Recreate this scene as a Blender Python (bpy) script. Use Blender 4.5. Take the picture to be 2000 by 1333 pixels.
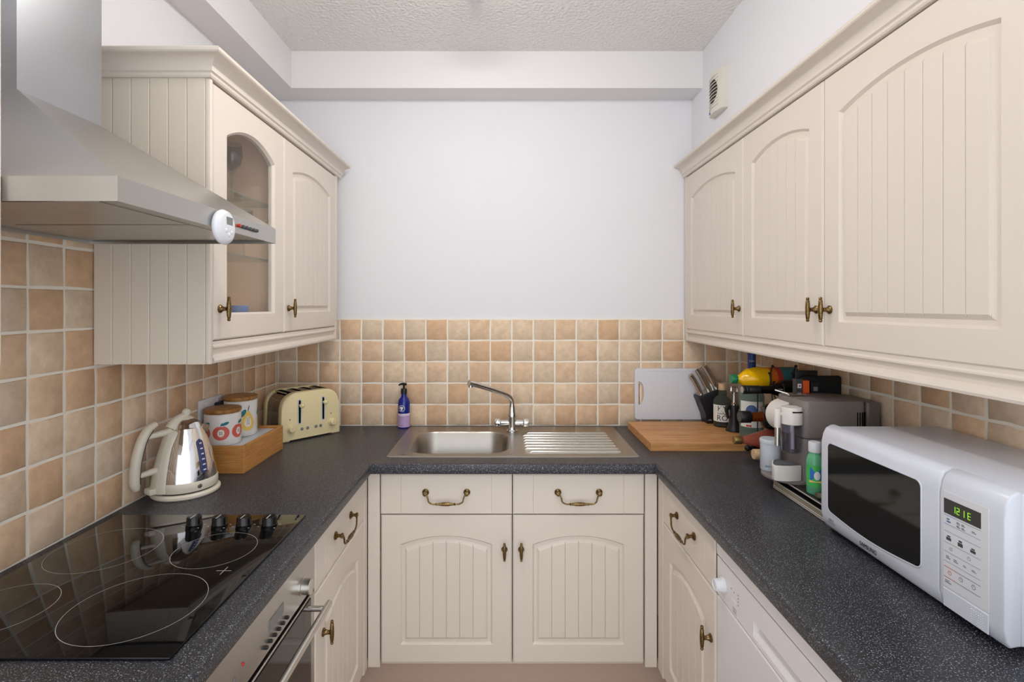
import bpy, bmesh, math, random
from mathutils import Vector, Matrix
random.seed(7)
for o in list(bpy.data.objects): bpy.data.objects.remove(o)
SC = bpy.context.scene
COL = SC.collection
PI = math.pi
R = math.radians

# ---------------------------------------------------------------- camera
CAMZ = 1.484
cam = bpy.data.cameras.new('camera'); cam_o = bpy.data.objects.new('camera', cam); COL.objects.link(cam_o)
cam.sensor_width = 36; cam.lens = 1007/2000*36
cam.shift_x = 0.0075; cam.shift_y = -0.03425
cam.clip_start = 0.02
cam_o.location = (0, 0, CAMZ); cam_o.rotation_euler = (R(90), 0, 0)
SC.camera = cam_o

# ---------------------------------------------------------------- world, exposure
SC.view_settings.view_transform = 'Standard'
SC.view_settings.look = 'None'
SC.view_settings.gamma = 1
SC.view_settings.use_curve_mapping = False
SC.view_settings.exposure = -0.08
W = bpy.data.worlds.new('daylight'); SC.world = W; W.use_nodes = True
W.node_tree.nodes['Background'].inputs[0].default_value = (0.93, 0.965, 1.0, 1)
W.node_tree.nodes['Background'].inputs[1].default_value = 2.3
LAMP_W = 10.0

# ---------------------------------------------------------------- materials
def mat(name, col, rough=0.5, metal=0.0, spec=0.5, trans=0.0, ior=1.45, emit=None, es=1.0, coat=0.0):
    m = bpy.data.materials.new(name); m.use_nodes = True
    p = m.node_tree.nodes['Principled BSDF']
    def c(v): return tuple(((x/255.0+0.055)/1.055)**2.4 if x > 10 else x/255.0/12.92 for x in v)+(1,)
    p.inputs['Base Color'].default_value = c(col)
    p.inputs['Roughness'].default_value = rough
    p.inputs['Metallic'].default_value = metal
    p.inputs['Specular IOR Level'].default_value = spec
    p.inputs['Transmission Weight'].default_value = trans
    p.inputs['IOR'].default_value = ior
    p.inputs['Coat Weight'].default_value = coat
    if emit:
        p.inputs['Emission Color'].default_value = c(emit); p.inputs['Emission Strength'].default_value = es
    return m
def nodes(m): return m.node_tree.nodes, m.node_tree.links, m.node_tree.nodes['Principled BSDF']
def noise(m, scale, detail=4, coord='Object', vec_scale=None, rough=0.5):
    n, l, p = nodes(m)
    tc = n.new('ShaderNodeTexCoord'); t = n.new('ShaderNodeTexNoise')
    t.inputs['Scale'].default_value = scale; t.inputs['Detail'].default_value = detail; t.inputs['Roughness'].default_value = rough
    if vec_scale:
        mp = n.new('ShaderNodeMapping'); mp.inputs['Scale'].default_value = vec_scale
        l.new(tc.outputs[coord], mp.inputs[0]); l.new(mp.outputs[0], t.inputs['Vector'])
    else: l.new(tc.outputs[coord], t.inputs['Vector'])
    return t
def lin(v): return tuple(((x/255.0+0.055)/1.055)**2.4 for x in v)+(1,)
def ramp(m, fac, stops):
    n, l, p = nodes(m)
    r = n.new('ShaderNodeValToRGB'); e = r.color_ramp.elements
    while len(e) < len(stops): e.new(0.5)
    for i, (pos, c) in enumerate(stops): e[i].position = pos; e[i].color = lin(c)
    l.new(fac, r.inputs[0]); return r
def bump(m, height, strength=0.3, dist=0.002):
    n, l, p = nodes(m)
    b = n.new('ShaderNodeBump'); b.inputs['Strength'].default_value = strength; b.inputs['Distance'].default_value = dist
    l.new(height, b.inputs['Height']); l.new(b.outputs[0], p.inputs['Normal']); return b

MT = {}
MT['wall'] = mat('wall_paint', (232, 232, 236), 0.75, spec=0.3)
bump(MT['wall'], noise(MT['wall'], 120, 3).outputs['Fac'], 0.12, 0.002)
MT['ceil'] = mat('stippled_ceiling', (236, 234, 231), 0.45, spec=0.5)
bump(MT['ceil'], noise(MT['ceil'], 75, 2, rough=0.4).outputs['Fac'], 1.0, 0.009)
MT['beam'] = mat('beam_paint', (232, 230, 231), 0.7, spec=0.3)
MT['cream'] = mat('cream_vinyl', (223, 213, 202), 0.42, spec=0.4)
bump(MT['cream'], noise(MT['cream'], 260, 2, vec_scale=(1, 1, 0.12)).outputs['Fac'], 0.05, 0.001)
MT['cream_side'] = mat('cream_board', (221, 210, 196), 0.5, spec=0.35)
MT['inside'] = mat('cabinet_inside', (240, 206, 174), 0.6)
MT['plinth'] = mat('plinth_board', (190, 168, 152), 0.5)
MT['grout'] = mat('grout', (242, 236, 224), 0.85, spec=0.2)
def tile_mat():
    m = mat('tumbled_tile', (200, 178, 155), 0.62, spec=0.3)
    n, l, p = nodes(m)
    oi = n.new('ShaderNodeObjectInfo')
    tc = n.new('ShaderNodeTexCoord'); ad = n.new('ShaderNodeVectorMath'); ad.operation = 'ADD'
    sc = n.new('ShaderNodeVectorMath'); sc.operation = 'SCALE'; sc.inputs['Scale'].default_value = 40
    cb = n.new('ShaderNodeCombineXYZ')
    l.new(oi.outputs['Random'], cb.inputs[0]); l.new(oi.outputs['Random'], cb.inputs[1])
    l.new(cb.outputs[0], sc.inputs[0])
    l.new(tc.outputs['Object'], ad.inputs[0]); l.new(sc.outputs[0], ad.inputs[1])
    t = n.new('ShaderNodeTexNoise'); t.inputs['Scale'].default_value = 28; t.inputs['Detail'].default_value = 6; t.inputs['Roughness'].default_value = 0.65
    l.new(ad.outputs[0], t.inputs['Vector'])
    r = n.new('ShaderNodeValToRGB'); e = r.color_ramp.elements
    e[0].position = 0.3; e[0].color = (0.84, 0.80, 0.76, 1); e[1].position = 0.7; e[1].color = (1.08, 1.07, 1.06, 1)
    l.new(t.outputs['Fac'], r.inputs[0])
    mx = n.new('ShaderNodeMix'); mx.data_type = 'RGBA'; mx.blend_type = 'MULTIPLY'; mx.inputs[0].default_value = 1
    l.new(oi.outputs['Color'], mx.inputs[6]); l.new(r.outputs[0], mx.inputs[7])
    l.new(mx.outputs[2], p.inputs['Base Color'])
    t2 = n.new('ShaderNodeTexNoise'); t2.inputs['Scale'].default_value = 60; t2.inputs['Detail'].default_value = 5
    l.new(ad.outputs[0], t2.inputs['Vector'])
    bump(m, t2.outputs['Fac'], 0.35, 0.002)
    return m
MT['tile'] = tile_mat()
def worktop_mat():
    m = mat('speckled_laminate', (66, 67, 72), 0.36, spec=0.5)
    n, l, p = nodes(m)
    a = noise(m, 420, 2, rough=0.6)
    r = ramp(m, a.outputs['Fac'], [(0.30, (26, 26, 29)), (0.50, (43, 44, 48)), (0.61, (62, 64, 71)), (0.68, (170, 175, 185))])
    l.new(r.outputs[0], p.inputs['Base Color'])
    return m
MT['worktop'] = worktop_mat()
def steel(name, col=(190, 188, 184), rough=0.32, vs=(1, 1, 60)):
    m = mat(name, col, rough, 1.0)
    n, l, p = nodes(m)
    t = noise(m, 14, 3, vec_scale=vs)
    mr = n.new('ShaderNodeMapRange'); mr.inputs['To Min'].default_value = rough-0.06; mr.inputs['To Max'].default_value = rough+0.09
    l.new(t.outputs['Fac'], mr.inputs['Value']); l.new(mr.outputs[0], p.inputs['Roughness'])
    return m
MT['steel'] = steel('brushed_steel')
MT['steel_sink'] = steel('sink_steel', (172, 167, 160), 0.33, (60, 1, 1))
MT['chrome'] = mat('chrome', (225, 225, 226), 0.06, 1.0)
MT['satin'] = mat('satin_metal', (205, 202, 196), 0.25, 1.0)
MT['brass'] = mat('antique_brass', (128, 104, 66), 0.34, 1.0)
_t = noise(MT['brass'], 300, 3)
MT['brass'].node_tree.links.new(ramp(MT['brass'], _t.outputs['Fac'], [(0.35, (84, 68, 44)), (0.65, (150, 124, 80))]).outputs[0], MT['brass'].node_tree.nodes['Principled BSDF'].inputs['Base Color'])
MT['hobglass'] = mat('black_ceramic_glass', (10, 10, 11), 0.04, spec=0.55)
MT['hobline'] = mat('hob_print', (190, 190, 188), 0.4)
MT['blackgloss'] = mat('black_gloss', (12, 12, 13), 0.12)
MT['black'] = mat('black_plastic', (24, 24, 26), 0.42)
MT['blackmatt'] = mat('black_matt', (15, 15, 16), 0.7)
MT['darkglass'] = mat('dark_oven_glass', (26, 23, 21), 0.06, spec=0.6)
MT['white'] = mat('white_plastic', (222, 224, 230), 0.3, spec=0.5)
MT['whitegloss'] = mat('white_enamel', (208, 211, 221), 0.24, spec=0.5)
MT['whitewarm'] = mat('white_enamel_warm', (226, 222, 222), 0.3, spec=0.5)
MT['offwhite'] = mat('offwhite_plastic', (222, 218, 206), 0.35)
MT['kcream'] = mat('kettle_cream', (222, 214, 198), 0.3)
MT['tcream'] = mat('toaster_cream', (232, 218, 172), 0.25, coat=0.3)
MT['grey'] = mat('grey_print', (120, 122, 126), 0.5)
MT['darkgrey'] = mat('dark_grey', (70, 70, 72), 0.45)
MT['lcd'] = mat('lcd_grey', (120, 122, 118), 0.25)
MT['gap'] = mat('gap_black', (8, 8, 8), 0.9, spec=0.1)
MT['red'] = mat('red_lens', (190, 40, 30), 0.3)
MT['green_led'] = mat('green_digits', (40, 60, 10), 0.5, emit=(150, 230, 40), es=1.2)
MT['mesh'] = mat('wire_mesh', (196, 184, 160), 0.4, 0.3)
MT['machine'] = mat('taupe_plastic', (126, 118, 114), 0.45)
_t = noise(MT['machine'], 500, 2)
MT['machine'].node_tree.links.new(ramp(MT['machine'], _t.outputs['Fac'], [(0.3, (112, 104, 100)), (0.7, (138, 130, 126))]).outputs[0], MT['machine'].node_tree.nodes['Principled BSDF'].inputs['Base Color'])
MT['machine_white'] = mat('warm_white_plastic', (222, 216, 210), 0.4)
MT['tin'] = mat('pale_tin', (196, 202, 210), 0.3)
MT['blueprint'] = mat('blue_print', (70, 100, 150), 0.5)
def wood(name, a, b, scale=6, vs=(1, 14, 14), rough=0.4):
    m = mat(name, a, rough)
    n, l, p = nodes(m)
    t = noise(m, scale, 6, vec_scale=vs, rough=0.6)
    l.new(ramp(m, t.outputs['Fac'], [(0.3, a), (0.7, b)]).outputs[0], p.inputs['Base Color'])
    return m
MT['bamboo'] = wood('bamboo', (164, 108, 52), (204, 150, 86), 8, (1.5, 1.5, 30))
MT['lidwood'] = wood('acacia_lid', (140, 92, 46), (190, 140, 84), 12, (2, 14, 2))
MT['cork'] = wood('cork', (196, 160, 120), (222, 190, 152), 60, (1, 1, 1))
def thin_glass(name, tint=(1, 1, 1), refl=0.9):
    m = bpy.data.materials.new(name); m.use_nodes = True
    n = m.node_tree.nodes; l = m.node_tree.links
    for x in list(n): n.remove(x)
    out = n.new('ShaderNodeOutputMaterial'); mx = n.new('ShaderNodeMixShader'); tr = n.new('ShaderNodeBsdfTransparent'); gl = n.new('ShaderNodeBsdfGlossy')
    lw = n.new('ShaderNodeLayerWeight'); lw.inputs[0].default_value = 0.5; pw = n.new('ShaderNodeMath'); pw.operation = 'POWER'; pw.inputs[1].default_value = 5.0; l.new(lw.outputs['Facing'], pw.inputs[0]); fr = n.new('ShaderNodeMapRange'); fr.inputs['To Min'].default_value = 0.04; l.new(pw.outputs[0], fr.inputs['Value'])
    tr.inputs[0].default_value = tint+(1,); gl.inputs['Roughness'].default_value = 0.02
    gl.inputs['Color'].default_value = (refl, refl, refl, 1)
    l.new(fr.outputs[0], mx.inputs[0]); l.new(tr.outputs[0], mx.inputs[1]); l.new(gl.outputs[0], mx.inputs[2]); l.new(mx.outputs[0], out.inputs[0])
    return m
MT['pane'] = thin_glass('window_glass', (0.93, 0.95, 0.95))
MT['clear'] = thin_glass('clear_glass', (0.90, 0.92, 0.92))
MT['smoke'] = thin_glass('smoky_plastic', (0.80, 0.80, 0.86))
MT['shelfglass'] = thin_glass('shelf_glass', (0.86, 0.92, 0.9))
MT['bottle_clear'] = mat('bottle_glass', (226, 232, 216), 0.05, trans=0.95, ior=1.12)
MT['bottle_teal'] = mat('teal_glass', (170, 204, 202), 0.06, trans=0.8, ior=1.12)
MT['bottle_dark'] = mat('dark_wine_glass', (12, 14, 11), 0.07, spec=0.6)
MT['bottle_amber'] = mat('amber_glass', (120, 54, 14), 0.06, trans=0.4)
MT['yellow'] = mat('yellow_liqueur', (246, 190, 12), 0.12)
MT['pink'] = mat('pink_liqueur', (222, 128, 108), 0.08, trans=0.55, ior=1.25)
MT['cobalt'] = mat('cobalt_glass', (22, 34, 128), 0.08, spec=0.6)
MT['lilac'] = mat('lilac_label', (190, 160, 205), 0.45)
MT['greencap'] = mat('green_cap', (24, 120, 76), 0.3)
MT['greenliq'] = mat('green_liquid', (110, 190, 146), 0.12, trans=0.2)
MT['gold'] = mat('gold_cap', (150, 125, 76), 0.35, 0.8)
MT['navy'] = mat('navy_capsule', (30, 66, 136), 0.4)
MT['label_white'] = mat('paper_label', (232, 232, 228), 0.6)
MT['label_orange'] = mat('orange_label', (226, 112, 30), 0.5)
MT['label_teal'] = mat('teal_label', (56, 122, 132), 0.5)
MT['label_red'] = mat('red_label', (190, 60, 44), 0.5)
MT['label_blue'] = mat('blue_label', (40, 110, 190), 0.5)
MT['orange'] = mat('orange_sleeve', (240, 96, 30), 0.5)
MT['ink'] = mat('black_ink', (22, 22, 24), 0.6)
MT['canister'] = mat('white_ceramic', (236, 235, 233), 0.22)
MT['p_red'] = mat('apple_red', (222, 104, 92), 0.4)
MT['p_cream'] = mat('apple_flesh', (244, 232, 224), 0.4)
MT['p_teal'] = mat('leaf_teal', (36, 120, 132), 0.4)
MT['p_navy'] = mat('stem_navy', (50, 50, 70), 0.4)
MT['p_yellow'] = mat('pear_yellow', (240, 208, 112), 0.4)
MT['board_white'] = mat('white_polyethylene', (226, 227, 234), 0.4)
MT['floor'] = mat('beige_floor', (178, 154, 138), 0.45)
MT['gauge'] = mat('gauge_blue', (60, 66, 110), 0.15)
MT['mug'] = mat('blue_mug', (110, 130, 180), 0.3)

# ---------------------------------------------------------------- mesh helpers
class B:
    def __init__(s): s.bm = bmesh.new()
    def box(s, x0, x1, y0, y1, z0, z1, bev=0, seg=2):
        vs = [s.bm.verts.new((x, y, z)) for x in (x0, x1) for y in (y0, y1) for z in (z0, z1)]
        q = [(0, 1, 3, 2), (4, 6, 7, 5), (0, 4, 5, 1), (2, 3, 7, 6), (0, 2, 6, 4), (1, 5, 7, 3)]
        fs = [s.bm.faces.new([vs[i] for i in f]) for f in q]
        if bev > 0:
            es = list({e for f in fs for e in f.edges})
            bmesh.ops.bevel(s.bm, geom=es, offset=bev, segments=seg, profile=0.5, affect='EDGES')
        return s
    def prism(s, pts, axis, a0, a1, bev=0, seg=2, cap=True):
        f = {'x': lambda p, a: (a, p[0], p[1]), 'y': lambda p, a: (p[0], a, p[1]), 'z': lambda p, a: (p[0], p[1], a)}[axis]
        lo = [s.bm.verts.new(f(p, a0)) for p in pts]; hi = [s.bm.verts.new(f(p, a1)) for p in pts]
        n = len(pts); fs = []
        for i in range(n): fs.append(s.bm.faces.new((lo[i], lo[(i+1) % n], hi[(i+1) % n], hi[i])))
        if cap: c0 = s.bm.faces.new(lo[::-1]); c1 = s.bm.faces.new(hi)
        if bev > 0:
            es = list(set(c0.edges) | set(c1.edges))
            bmesh.ops.bevel(s.bm, geom=es, offset=bev, segments=seg, profile=0.5, affect='EDGES')
        return s
    def lathe(s, prof, seg=32, m=None):
        m = m or Matrix()
        rings = []
        for r, z in prof:
            if r < 1e-6: rings.append([s.bm.verts.new(m @ Vector((0, 0, z)))])
            else: rings.append([s.bm.verts.new(m @ Vector((r*math.cos(2*PI*k/seg), r*math.sin(2*PI*k/seg), z))) for k in range(seg)])
        for a, b in zip(rings[:-1], rings[1:]):
            for k in range(seg):
                k2 = (k+1) % seg
                if len(a) == 1 and len(b) == 1: continue
                if len(a) == 1: s.bm.faces.new((a[0], b[k], b[k2]))
                elif len(b) == 1: s.bm.faces.new((a[k], a[k2], b[0]))
                else: s.bm.faces.new((a[k], a[k2], b[k2], b[k]))
        if len(rings[0]) > 1: s.bm.faces.new(rings[0][::-1])
        if len(rings[-1]) > 1: s.bm.faces.new(rings[-1])
        return s
    def tube(s, pts, r, seg=10, smooth=0, closed=False, flat=None, up=None):
        pts = [Vector(p) for p in pts]
        rs = r if isinstance(r, (list, tuple)) else [r]*len(pts)
        if smooth:
            P, Q = [], []
            n = len(pts)
            for i in range(n-1 if not closed else n):
                p0 = pts[(i-1) % n] if (closed or i > 0) else pts[0]; p1 = pts[i]; p2 = pts[(i+1) % n]
                p3 = pts[(i+2) % n] if (closed or i+2 < n) else pts[-1]
                for k in range(smooth):
                    t = k/smooth
                    P.append(0.5*((2*p1)+(p2-p0)*t+(2*p0-5*p1+4*p2-p3)*t*t+(3*p1-p0-3*p2+p3)*t**3))
                    Q.append(rs[i]*(1-t)+rs[(i+1) % n]*t)
            if not closed: P.append(pts[-1]); Q.append(rs[-1])
            pts, rs = P, Q
        n = len(pts); rings = []
        nrm = None
        for i, p in enumerate(pts):
            if closed: t = (pts[(i+1) % n]-pts[i-1])
            else: t = pts[min(i+1, n-1)]-pts[max(i-1, 0)]
            t.normalize()
            if up is not None: nrm = Vector(up)
            if nrm is None:
                nrm = Vector((0, 0, 1)) if abs(t.z) < 0.9 else Vector((1, 0, 0))
            nrm = (nrm-t*nrm.dot(t)).normalized(); bn = t.cross(nrm)
            fx = flat if flat else 1.0
            rings.append([s.bm.verts.new(p+(nrm*math.cos(2*PI*k/seg)*rs[i]+bn*math.sin(2*PI*k/seg)*rs[i]*fx)) for k in range(seg)])
        rr = rings+[rings[0]] if closed else rings
        for a, b in zip(rr[:-1], rr[1:]):
            for k in range(seg): s.bm.faces.new((a[k], a[(k+1) % seg], b[(k+1) % seg], b[k]))
        if not closed: s.bm.faces.new(rings[0][::-1]); s.bm.faces.new(rings[-1])
        return s
    def sphere(s, c, r, seg=16, sx=1, sy=1, sz=1):
        m = Matrix.Translation(Vector(c)) @ Matrix.Diagonal((r*sx, r*sy, r*sz, 1))
        bmesh.ops.create_uvsphere(s.bm, u_segments=seg, v_segments=max(6, seg//2), radius=1, matrix=m); return s
    def grid(s, rows):
        V = [[s.bm.verts.new(p) for p in r] for r in rows]
        for a, b in zip(V[:-1], V[1:]):
            for k in range(len(a)-1): s.bm.faces.new((a[k], a[k+1], b[k+1], b[k]))
        return s
    def poly(s, pts): s.bm.faces.new([s.bm.verts.new(p) for p in pts]); return s
    def sweep(s, path, prof, closed_prof=True):
        # path: (x, y) list; prof: (d, z), d measured to the right of the travel direction; mitred corners
        n = len(path); rings = []
        for i in range(n):
            p = Vector(path[i])
            def nr(a, b): d = (Vector(b)-Vector(a)).normalized(); return Vector((d.y, -d.x))
            if i == 0: m = nr(path[0], path[1])
            elif i == n-1: m = nr(path[-2], path[-1])
            else:
                a = nr(path[i-1], path[i]); b = nr(path[i], path[i+1]); m = (a+b)/(1+a.dot(b))
            rings.append([s.bm.verts.new((p.x+m.x*d, p.y+m.y*d, z)) for d, z in prof])
        k = len(prof)
        for a, b in zip(rings[:-1], rings[1:]):
            for j in range(k if closed_prof else k-1): s.bm.faces.new((a[j], a[(j+1) % k], b[(j+1) % k], b[j]))
        if closed_prof: s.bm.faces.new(rings[0][::-1]); s.bm.faces.new(rings[-1])
        return s
    def mesh(s, name, m, ang=35, fix=True):
        if fix: bmesh.ops.recalc_face_normals(s.bm, faces=s.bm.faces[:])
        me = bpy.data.meshes.new(name); s.bm.to_mesh(me); s.bm.free()
        me.polygons.foreach_set('use_smooth', [True]*len(me.polygons))
        me.set_sharp_from_angle(angle=R(ang))
        me.materials.append(MT[m] if isinstance(m, str) else m)
        return me
    def obj(s, name, m, parent=None, loc=(0, 0, 0), rotz=0, ang=35, fix=True):
        return put(name, s.mesh(name, m, ang, fix), parent, loc, rotz)
def put(name, me, parent=None, loc=(0, 0, 0), rotz=0):
    o = bpy.data.objects.new(name, me); COL.objects.link(o)
    o.location = loc; o.rotation_euler = (0, 0, rotz)
    if parent: o.parent = parent
    return o
def tag(o, label, cat, group=None):
    o['label'] = label; o['category'] = cat
    if group: o['group'] = group
    return o
def thing(name, label, cat, loc=(0, 0, 0), rotz=0, group=None):
    o = bpy.data.objects.new(name, None); COL.objects.link(o); o.empty_display_size = 0.05
    o.location = loc; o.rotation_euler = (0, 0, rotz)
    return tag(o, label, cat, group)
def struct(o): o['kind'] = 'structure'; return o
AX = {'x': Matrix.Rotation(R(90), 4, 'Y'), '-x': Matrix.Rotation(R(-90), 4, 'Y'), '-y': Matrix.Rotation(R(90), 4, 'X'), 'y': Matrix.Rotation(R(-90), 4, 'X'), 'z': Matrix()}
def T(x, y, z, ax='z'): return Matrix.Translation((x, y, z)) @ AX[ax]
def text_mesh(name, s, size, m, parent, mtx, bend=None, extrude=0.0002, align='CENTER', sx=1.0):
    # flat print: letters lie in local x-z facing -y, optionally bent round a cylinder
    c = bpy.data.curves.new('txt', 'FONT'); c.body = s; c.size = size; c.align_x = align; c.align_y = 'CENTER'; c.extrude = extrude; c.resolution_u = 3
    to = bpy.data.objects.new('txt', c); COL.objects.link(to)
    dg = bpy.context.evaluated_depsgraph_get(); dg.update()
    me = bpy.data.meshes.new_from_object(to.evaluated_get(dg)); bpy.data.objects.remove(to)
    for v in me.vertices:
        x, z, y = v.co.x*sx, v.co.y, -v.co.z
        if bend: v.co = (( bend-y)*math.sin(x/bend), -(bend-y)*math.cos(x/bend), z)
        else: v.co = (x, y, z)
    me.transform(mtx); me.name = name
    me.materials.clear(); me.materials.append(MT[m])
    return put(name, me, parent)
def decal(name, outline, m, parent, r, off, rings=4, mtx=None, c=None):
    # a printed patch: star-shaped outline (x, z) wrapped on a cylinder of radius r facing -y
    cx = c[0] if c else sum(p[0] for p in outline)/len(outline); cz = c[1] if c else sum(p[1] for p in outline)/len(outline)
    b = B(); R_ = r+off
    def pt(x, z): return (R_*math.sin(x/r), -R_*math.cos(x/r), z)
    n = len(outline); cv = b.bm.verts.new(pt(cx, cz)); prev = None
    for k in range(1, rings+1):
        t = k/rings
        cur = [b.bm.verts.new(pt(cx+(x-cx)*t, cz+(z-cz)*t)) for x, z in outline]
        for i in range(n):
            j = (i+1) % n
            if prev is None: b.bm.faces.new((cv, cur[i], cur[j]))
            else: b.bm.faces.new((prev[i], cur[i], cur[j], prev[j]))
        prev = cur
    if mtx is not None: bmesh.ops.transform(b.bm, matrix=mtx, verts=b.bm.verts[:])
    return b.obj(name, m, parent, ang=80)
def ell(cx, cz, a, c, n=24, rot=0):
    out = []
    for k in range(n):
        x, z = a*math.cos(2*PI*k/n), c*math.sin(2*PI*k/n)
        out.append((cx+x*math.cos(rot)-z*math.sin(rot), cz+x*math.sin(rot)+z*math.cos(rot)))
    return out
def rrect(x0, x1, z0, z1, r, n=5):
    out = []
    for cx, cz, a in ((x1-r, z1-r, 0), (x0+r, z1-r, 90), (x0+r, z0+r, 180), (x1-r, z0+r, 270)):
        for k in range(n+1):
            t = R(a+90*k/n); out.append((cx+r*math.cos(t), cz+r*math.sin(t)))
    return out

# ---------------------------------------------------------------- room shell
XL, XR, YB, ZC = -1.084, 1.1255, 2.47, 2.64      # tile faces of the side walls, back wall, ceiling
Y0 = -0.5
WT = 0.91                                         # worktop height
TT = 0.006
wl = struct(B().box(XL-TT-0.12, XL-TT, Y0, YB+0.12, 0, ZC).obj('wall_left', 'wall'))
wb = struct(B().box(XL-TT, XR+TT, YB+TT, YB+0.12, 0, ZC).obj('wall_back', 'wall'))
wr = struct(B().box(XR+TT, XR+TT+0.12, Y0, YB+0.12, 0, ZC).obj('wall_right', 'wall'))
struct(B().box(XL-0.12, XR+0.12, Y0, YB+0.12, -0.1, 0).obj('floor', 'floor'))
struct(B().box(XL-0.12, XR+0.12, Y0, YB+0.12, ZC, ZC+0.1).obj('ceiling', 'ceil'))
struct(B().box(XL-TT, -0.965, Y0, YB+TT, 2.4726, ZC).obj('ceiling_beam', 'beam'))
struct(B().box(-0.965, 0.90, 2.337, YB+TT, 2.4726, ZC).obj('ceiling_beam', 'beam'))
struct(B().box(0.90, XR+TT, Y0, YB+TT, 2.115, ZC).obj('bulkhead', 'wall'))

# tiles: each one a bevelled, slightly wavy piece set proud of the grout
PAL_A = [(228, 206, 180), (222, 201, 176), (230, 207, 179), (219, 200, 177)]
PAL_B = [(224, 193, 162), (219, 185, 152), (226, 197, 167), (215, 182, 150)]
_tc = {}
def tile_mesh(w, h, var):
    k = (round(w, 4), round(h, 4), var)
    if k in _tc: return _tc[k]
    rnd = random.Random(hash(k) & 0xffff)
    b = B(); g = 0.0034
    a = [(g, g), (w/2, g), (w-g, g), (w-g, h/2), (w-g, h-g), (w/2, h-g), (g, h-g), (g, h/2)]
    a = [(x+rnd.uniform(-1, 1)*0.0016, z+rnd.uniform(-1, 1)*0.0016) for x, z in a]
    L = []
    for ins, y in ((0, 0.0), (0.0004, -0.0042), (0.003, -TT)):
        L.append([b.bm.verts.new((x+(ins if x < w*0.3 else -ins if x > w*0.7 else 0), y, z+(ins if z < h*0.3 else -ins if z > h*0.7 else 0))) for x, z in a])
    for p, q in zip(L[:-1], L[1:]):
        for i in range(8): b.bm.faces.new((p[i], p[(i+1) % 8], q[(i+1) % 8], q[i]))
    b.bm.faces.new(L[-1])
    _tc[k] = b.mesh('tile', 'tile', 50); return _tc[k]
def tile_field(parent, us, zs, place, rotz, flip=0):
    # us, zs: grout lines; place(u, z) gives the world point of a tile's lower corner in its own frame
    for i in range(len(us)-1):
        for j in range(len(zs)-1):
            w, h = us[i+1]-us[i], zs[j+1]-zs[j]
            if w < 0.012 or h < 0.012: continue
            o = put('tile', tile_mesh(w, h, random.randrange(5)), parent, place(us[i], zs[j], w), rotz)
            k = (i+j+flip) % 2
            if random.random() < 0.13: k = 1-k
            c = random.choice(PAL_B if k else PAL_A)
            o.color = lin(c)
def rows(n, top): return [WT+0.1029*k for k in range(n+1)]+([top] if top else [])
# back wall
us = [XL]+[-0.582+0.103*k for k in range(-4, 17)]+[XR]
zs = [WT+0.1022*k for k in range(6)]
tile_field(wb, us, zs, lambda u, z, w: (u, YB+TT, z), 0)
B().box(XL-TT, XR+TT, YB+0.0025, YB+TT+0.001, 0.85, zs[-1]+0.003).obj('grout', 'grout', wb)
# left wall: low behind the counter, high behind the cooker hood
ys = [1.468+0.0979*k for k in range(-8, 11)]+[YB]
zl = [WT+0.1029*k for k in range(6)]
def pl(u, z, w): return (XL-TT, u, z)
lowu = [y for y in ys if y > 1.36]; hiu = [y for y in ys if y < 1.37]+[1.3694]
hiu = sorted(set(round(y, 4) for y in hiu)); lowu = sorted(set(round(y, 4) for y in lowu))
if lowu[0] > 1.3695: lowu = [1.3694]+lowu
tile_field(wl, lowu, zl, pl, R(90))
tile_field(wl, hiu, [WT+0.1029*k for k in range(8)]+[1.662], pl, R(90), 1)
B().box(XL-TT-0.001, XL-0.0025, 0.6, YB, 0.85, zl[-1]+0.003).obj('grout', 'grout', wl)
B().box(XL-TT-0.001, XL-0.0025, 0.6, 1.3694, 1.4275, 1.664).obj('grout', 'grout', wl)
# right wall
yr = [1.495+0.0965*k for k in range(-8, 11)]+[YB]
tile_field(wr, [-y for y in yr[::-1]], zl, lambda u, z, w: (XR+TT, -u, z), R(-90))
B().box(XR+0.0025, XR+TT+0.001, 0.7, YB, 0.85, zl[-1]+0.003).obj('grout', 'grout', wr)

# ---------------------------------------------------------------- worktop
XWL, XWR, YW = -0.483, 0.546, 1.87
def arc(cx, cz, r, a0, a1, n): return [(cx+r*math.cos(R(a0+(a1-a0)*k/n)), cz+r*math.sin(R(a0+(a1-a0)*k/n))) for k in range(n+1)]
b = B()
nose = arc(-0.013, WT-0.013, 0.013, 90, 0, 6)+arc(-0.006, WT-0.032, 0.006, 0, -90, 3)+[(-0.10, WT-0.038), (-0.10, WT)]
b.sweep([(XWL, 0.28), (XWL, YW), (XWR, YW), (XWR, 0.28)], nose)
HX0, HX1, HY0, HY1 = -0.395, 0.03, 1.982, 2.352     # hole for the bowl
for x0, x1, y0, y1 in ((XL, XWL-0.10, 0.28, YB), (XWR+0.10, XR, 0.28, YB), (XWL-0.10, HX0, YW+0.10, YB), (HX1, XWR+0.10, YW+0.10, YB), (HX0, HX1, HY1, YB), (HX0, HX1, YW+0.10, HY0)):
    b.box(x0, x1, y0, y1, WT-0.038, WT)
tag(b.obj('worktop', 'worktop'), 'dark grey speckled laminate worktop running round three sides', 'worktop')

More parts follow.
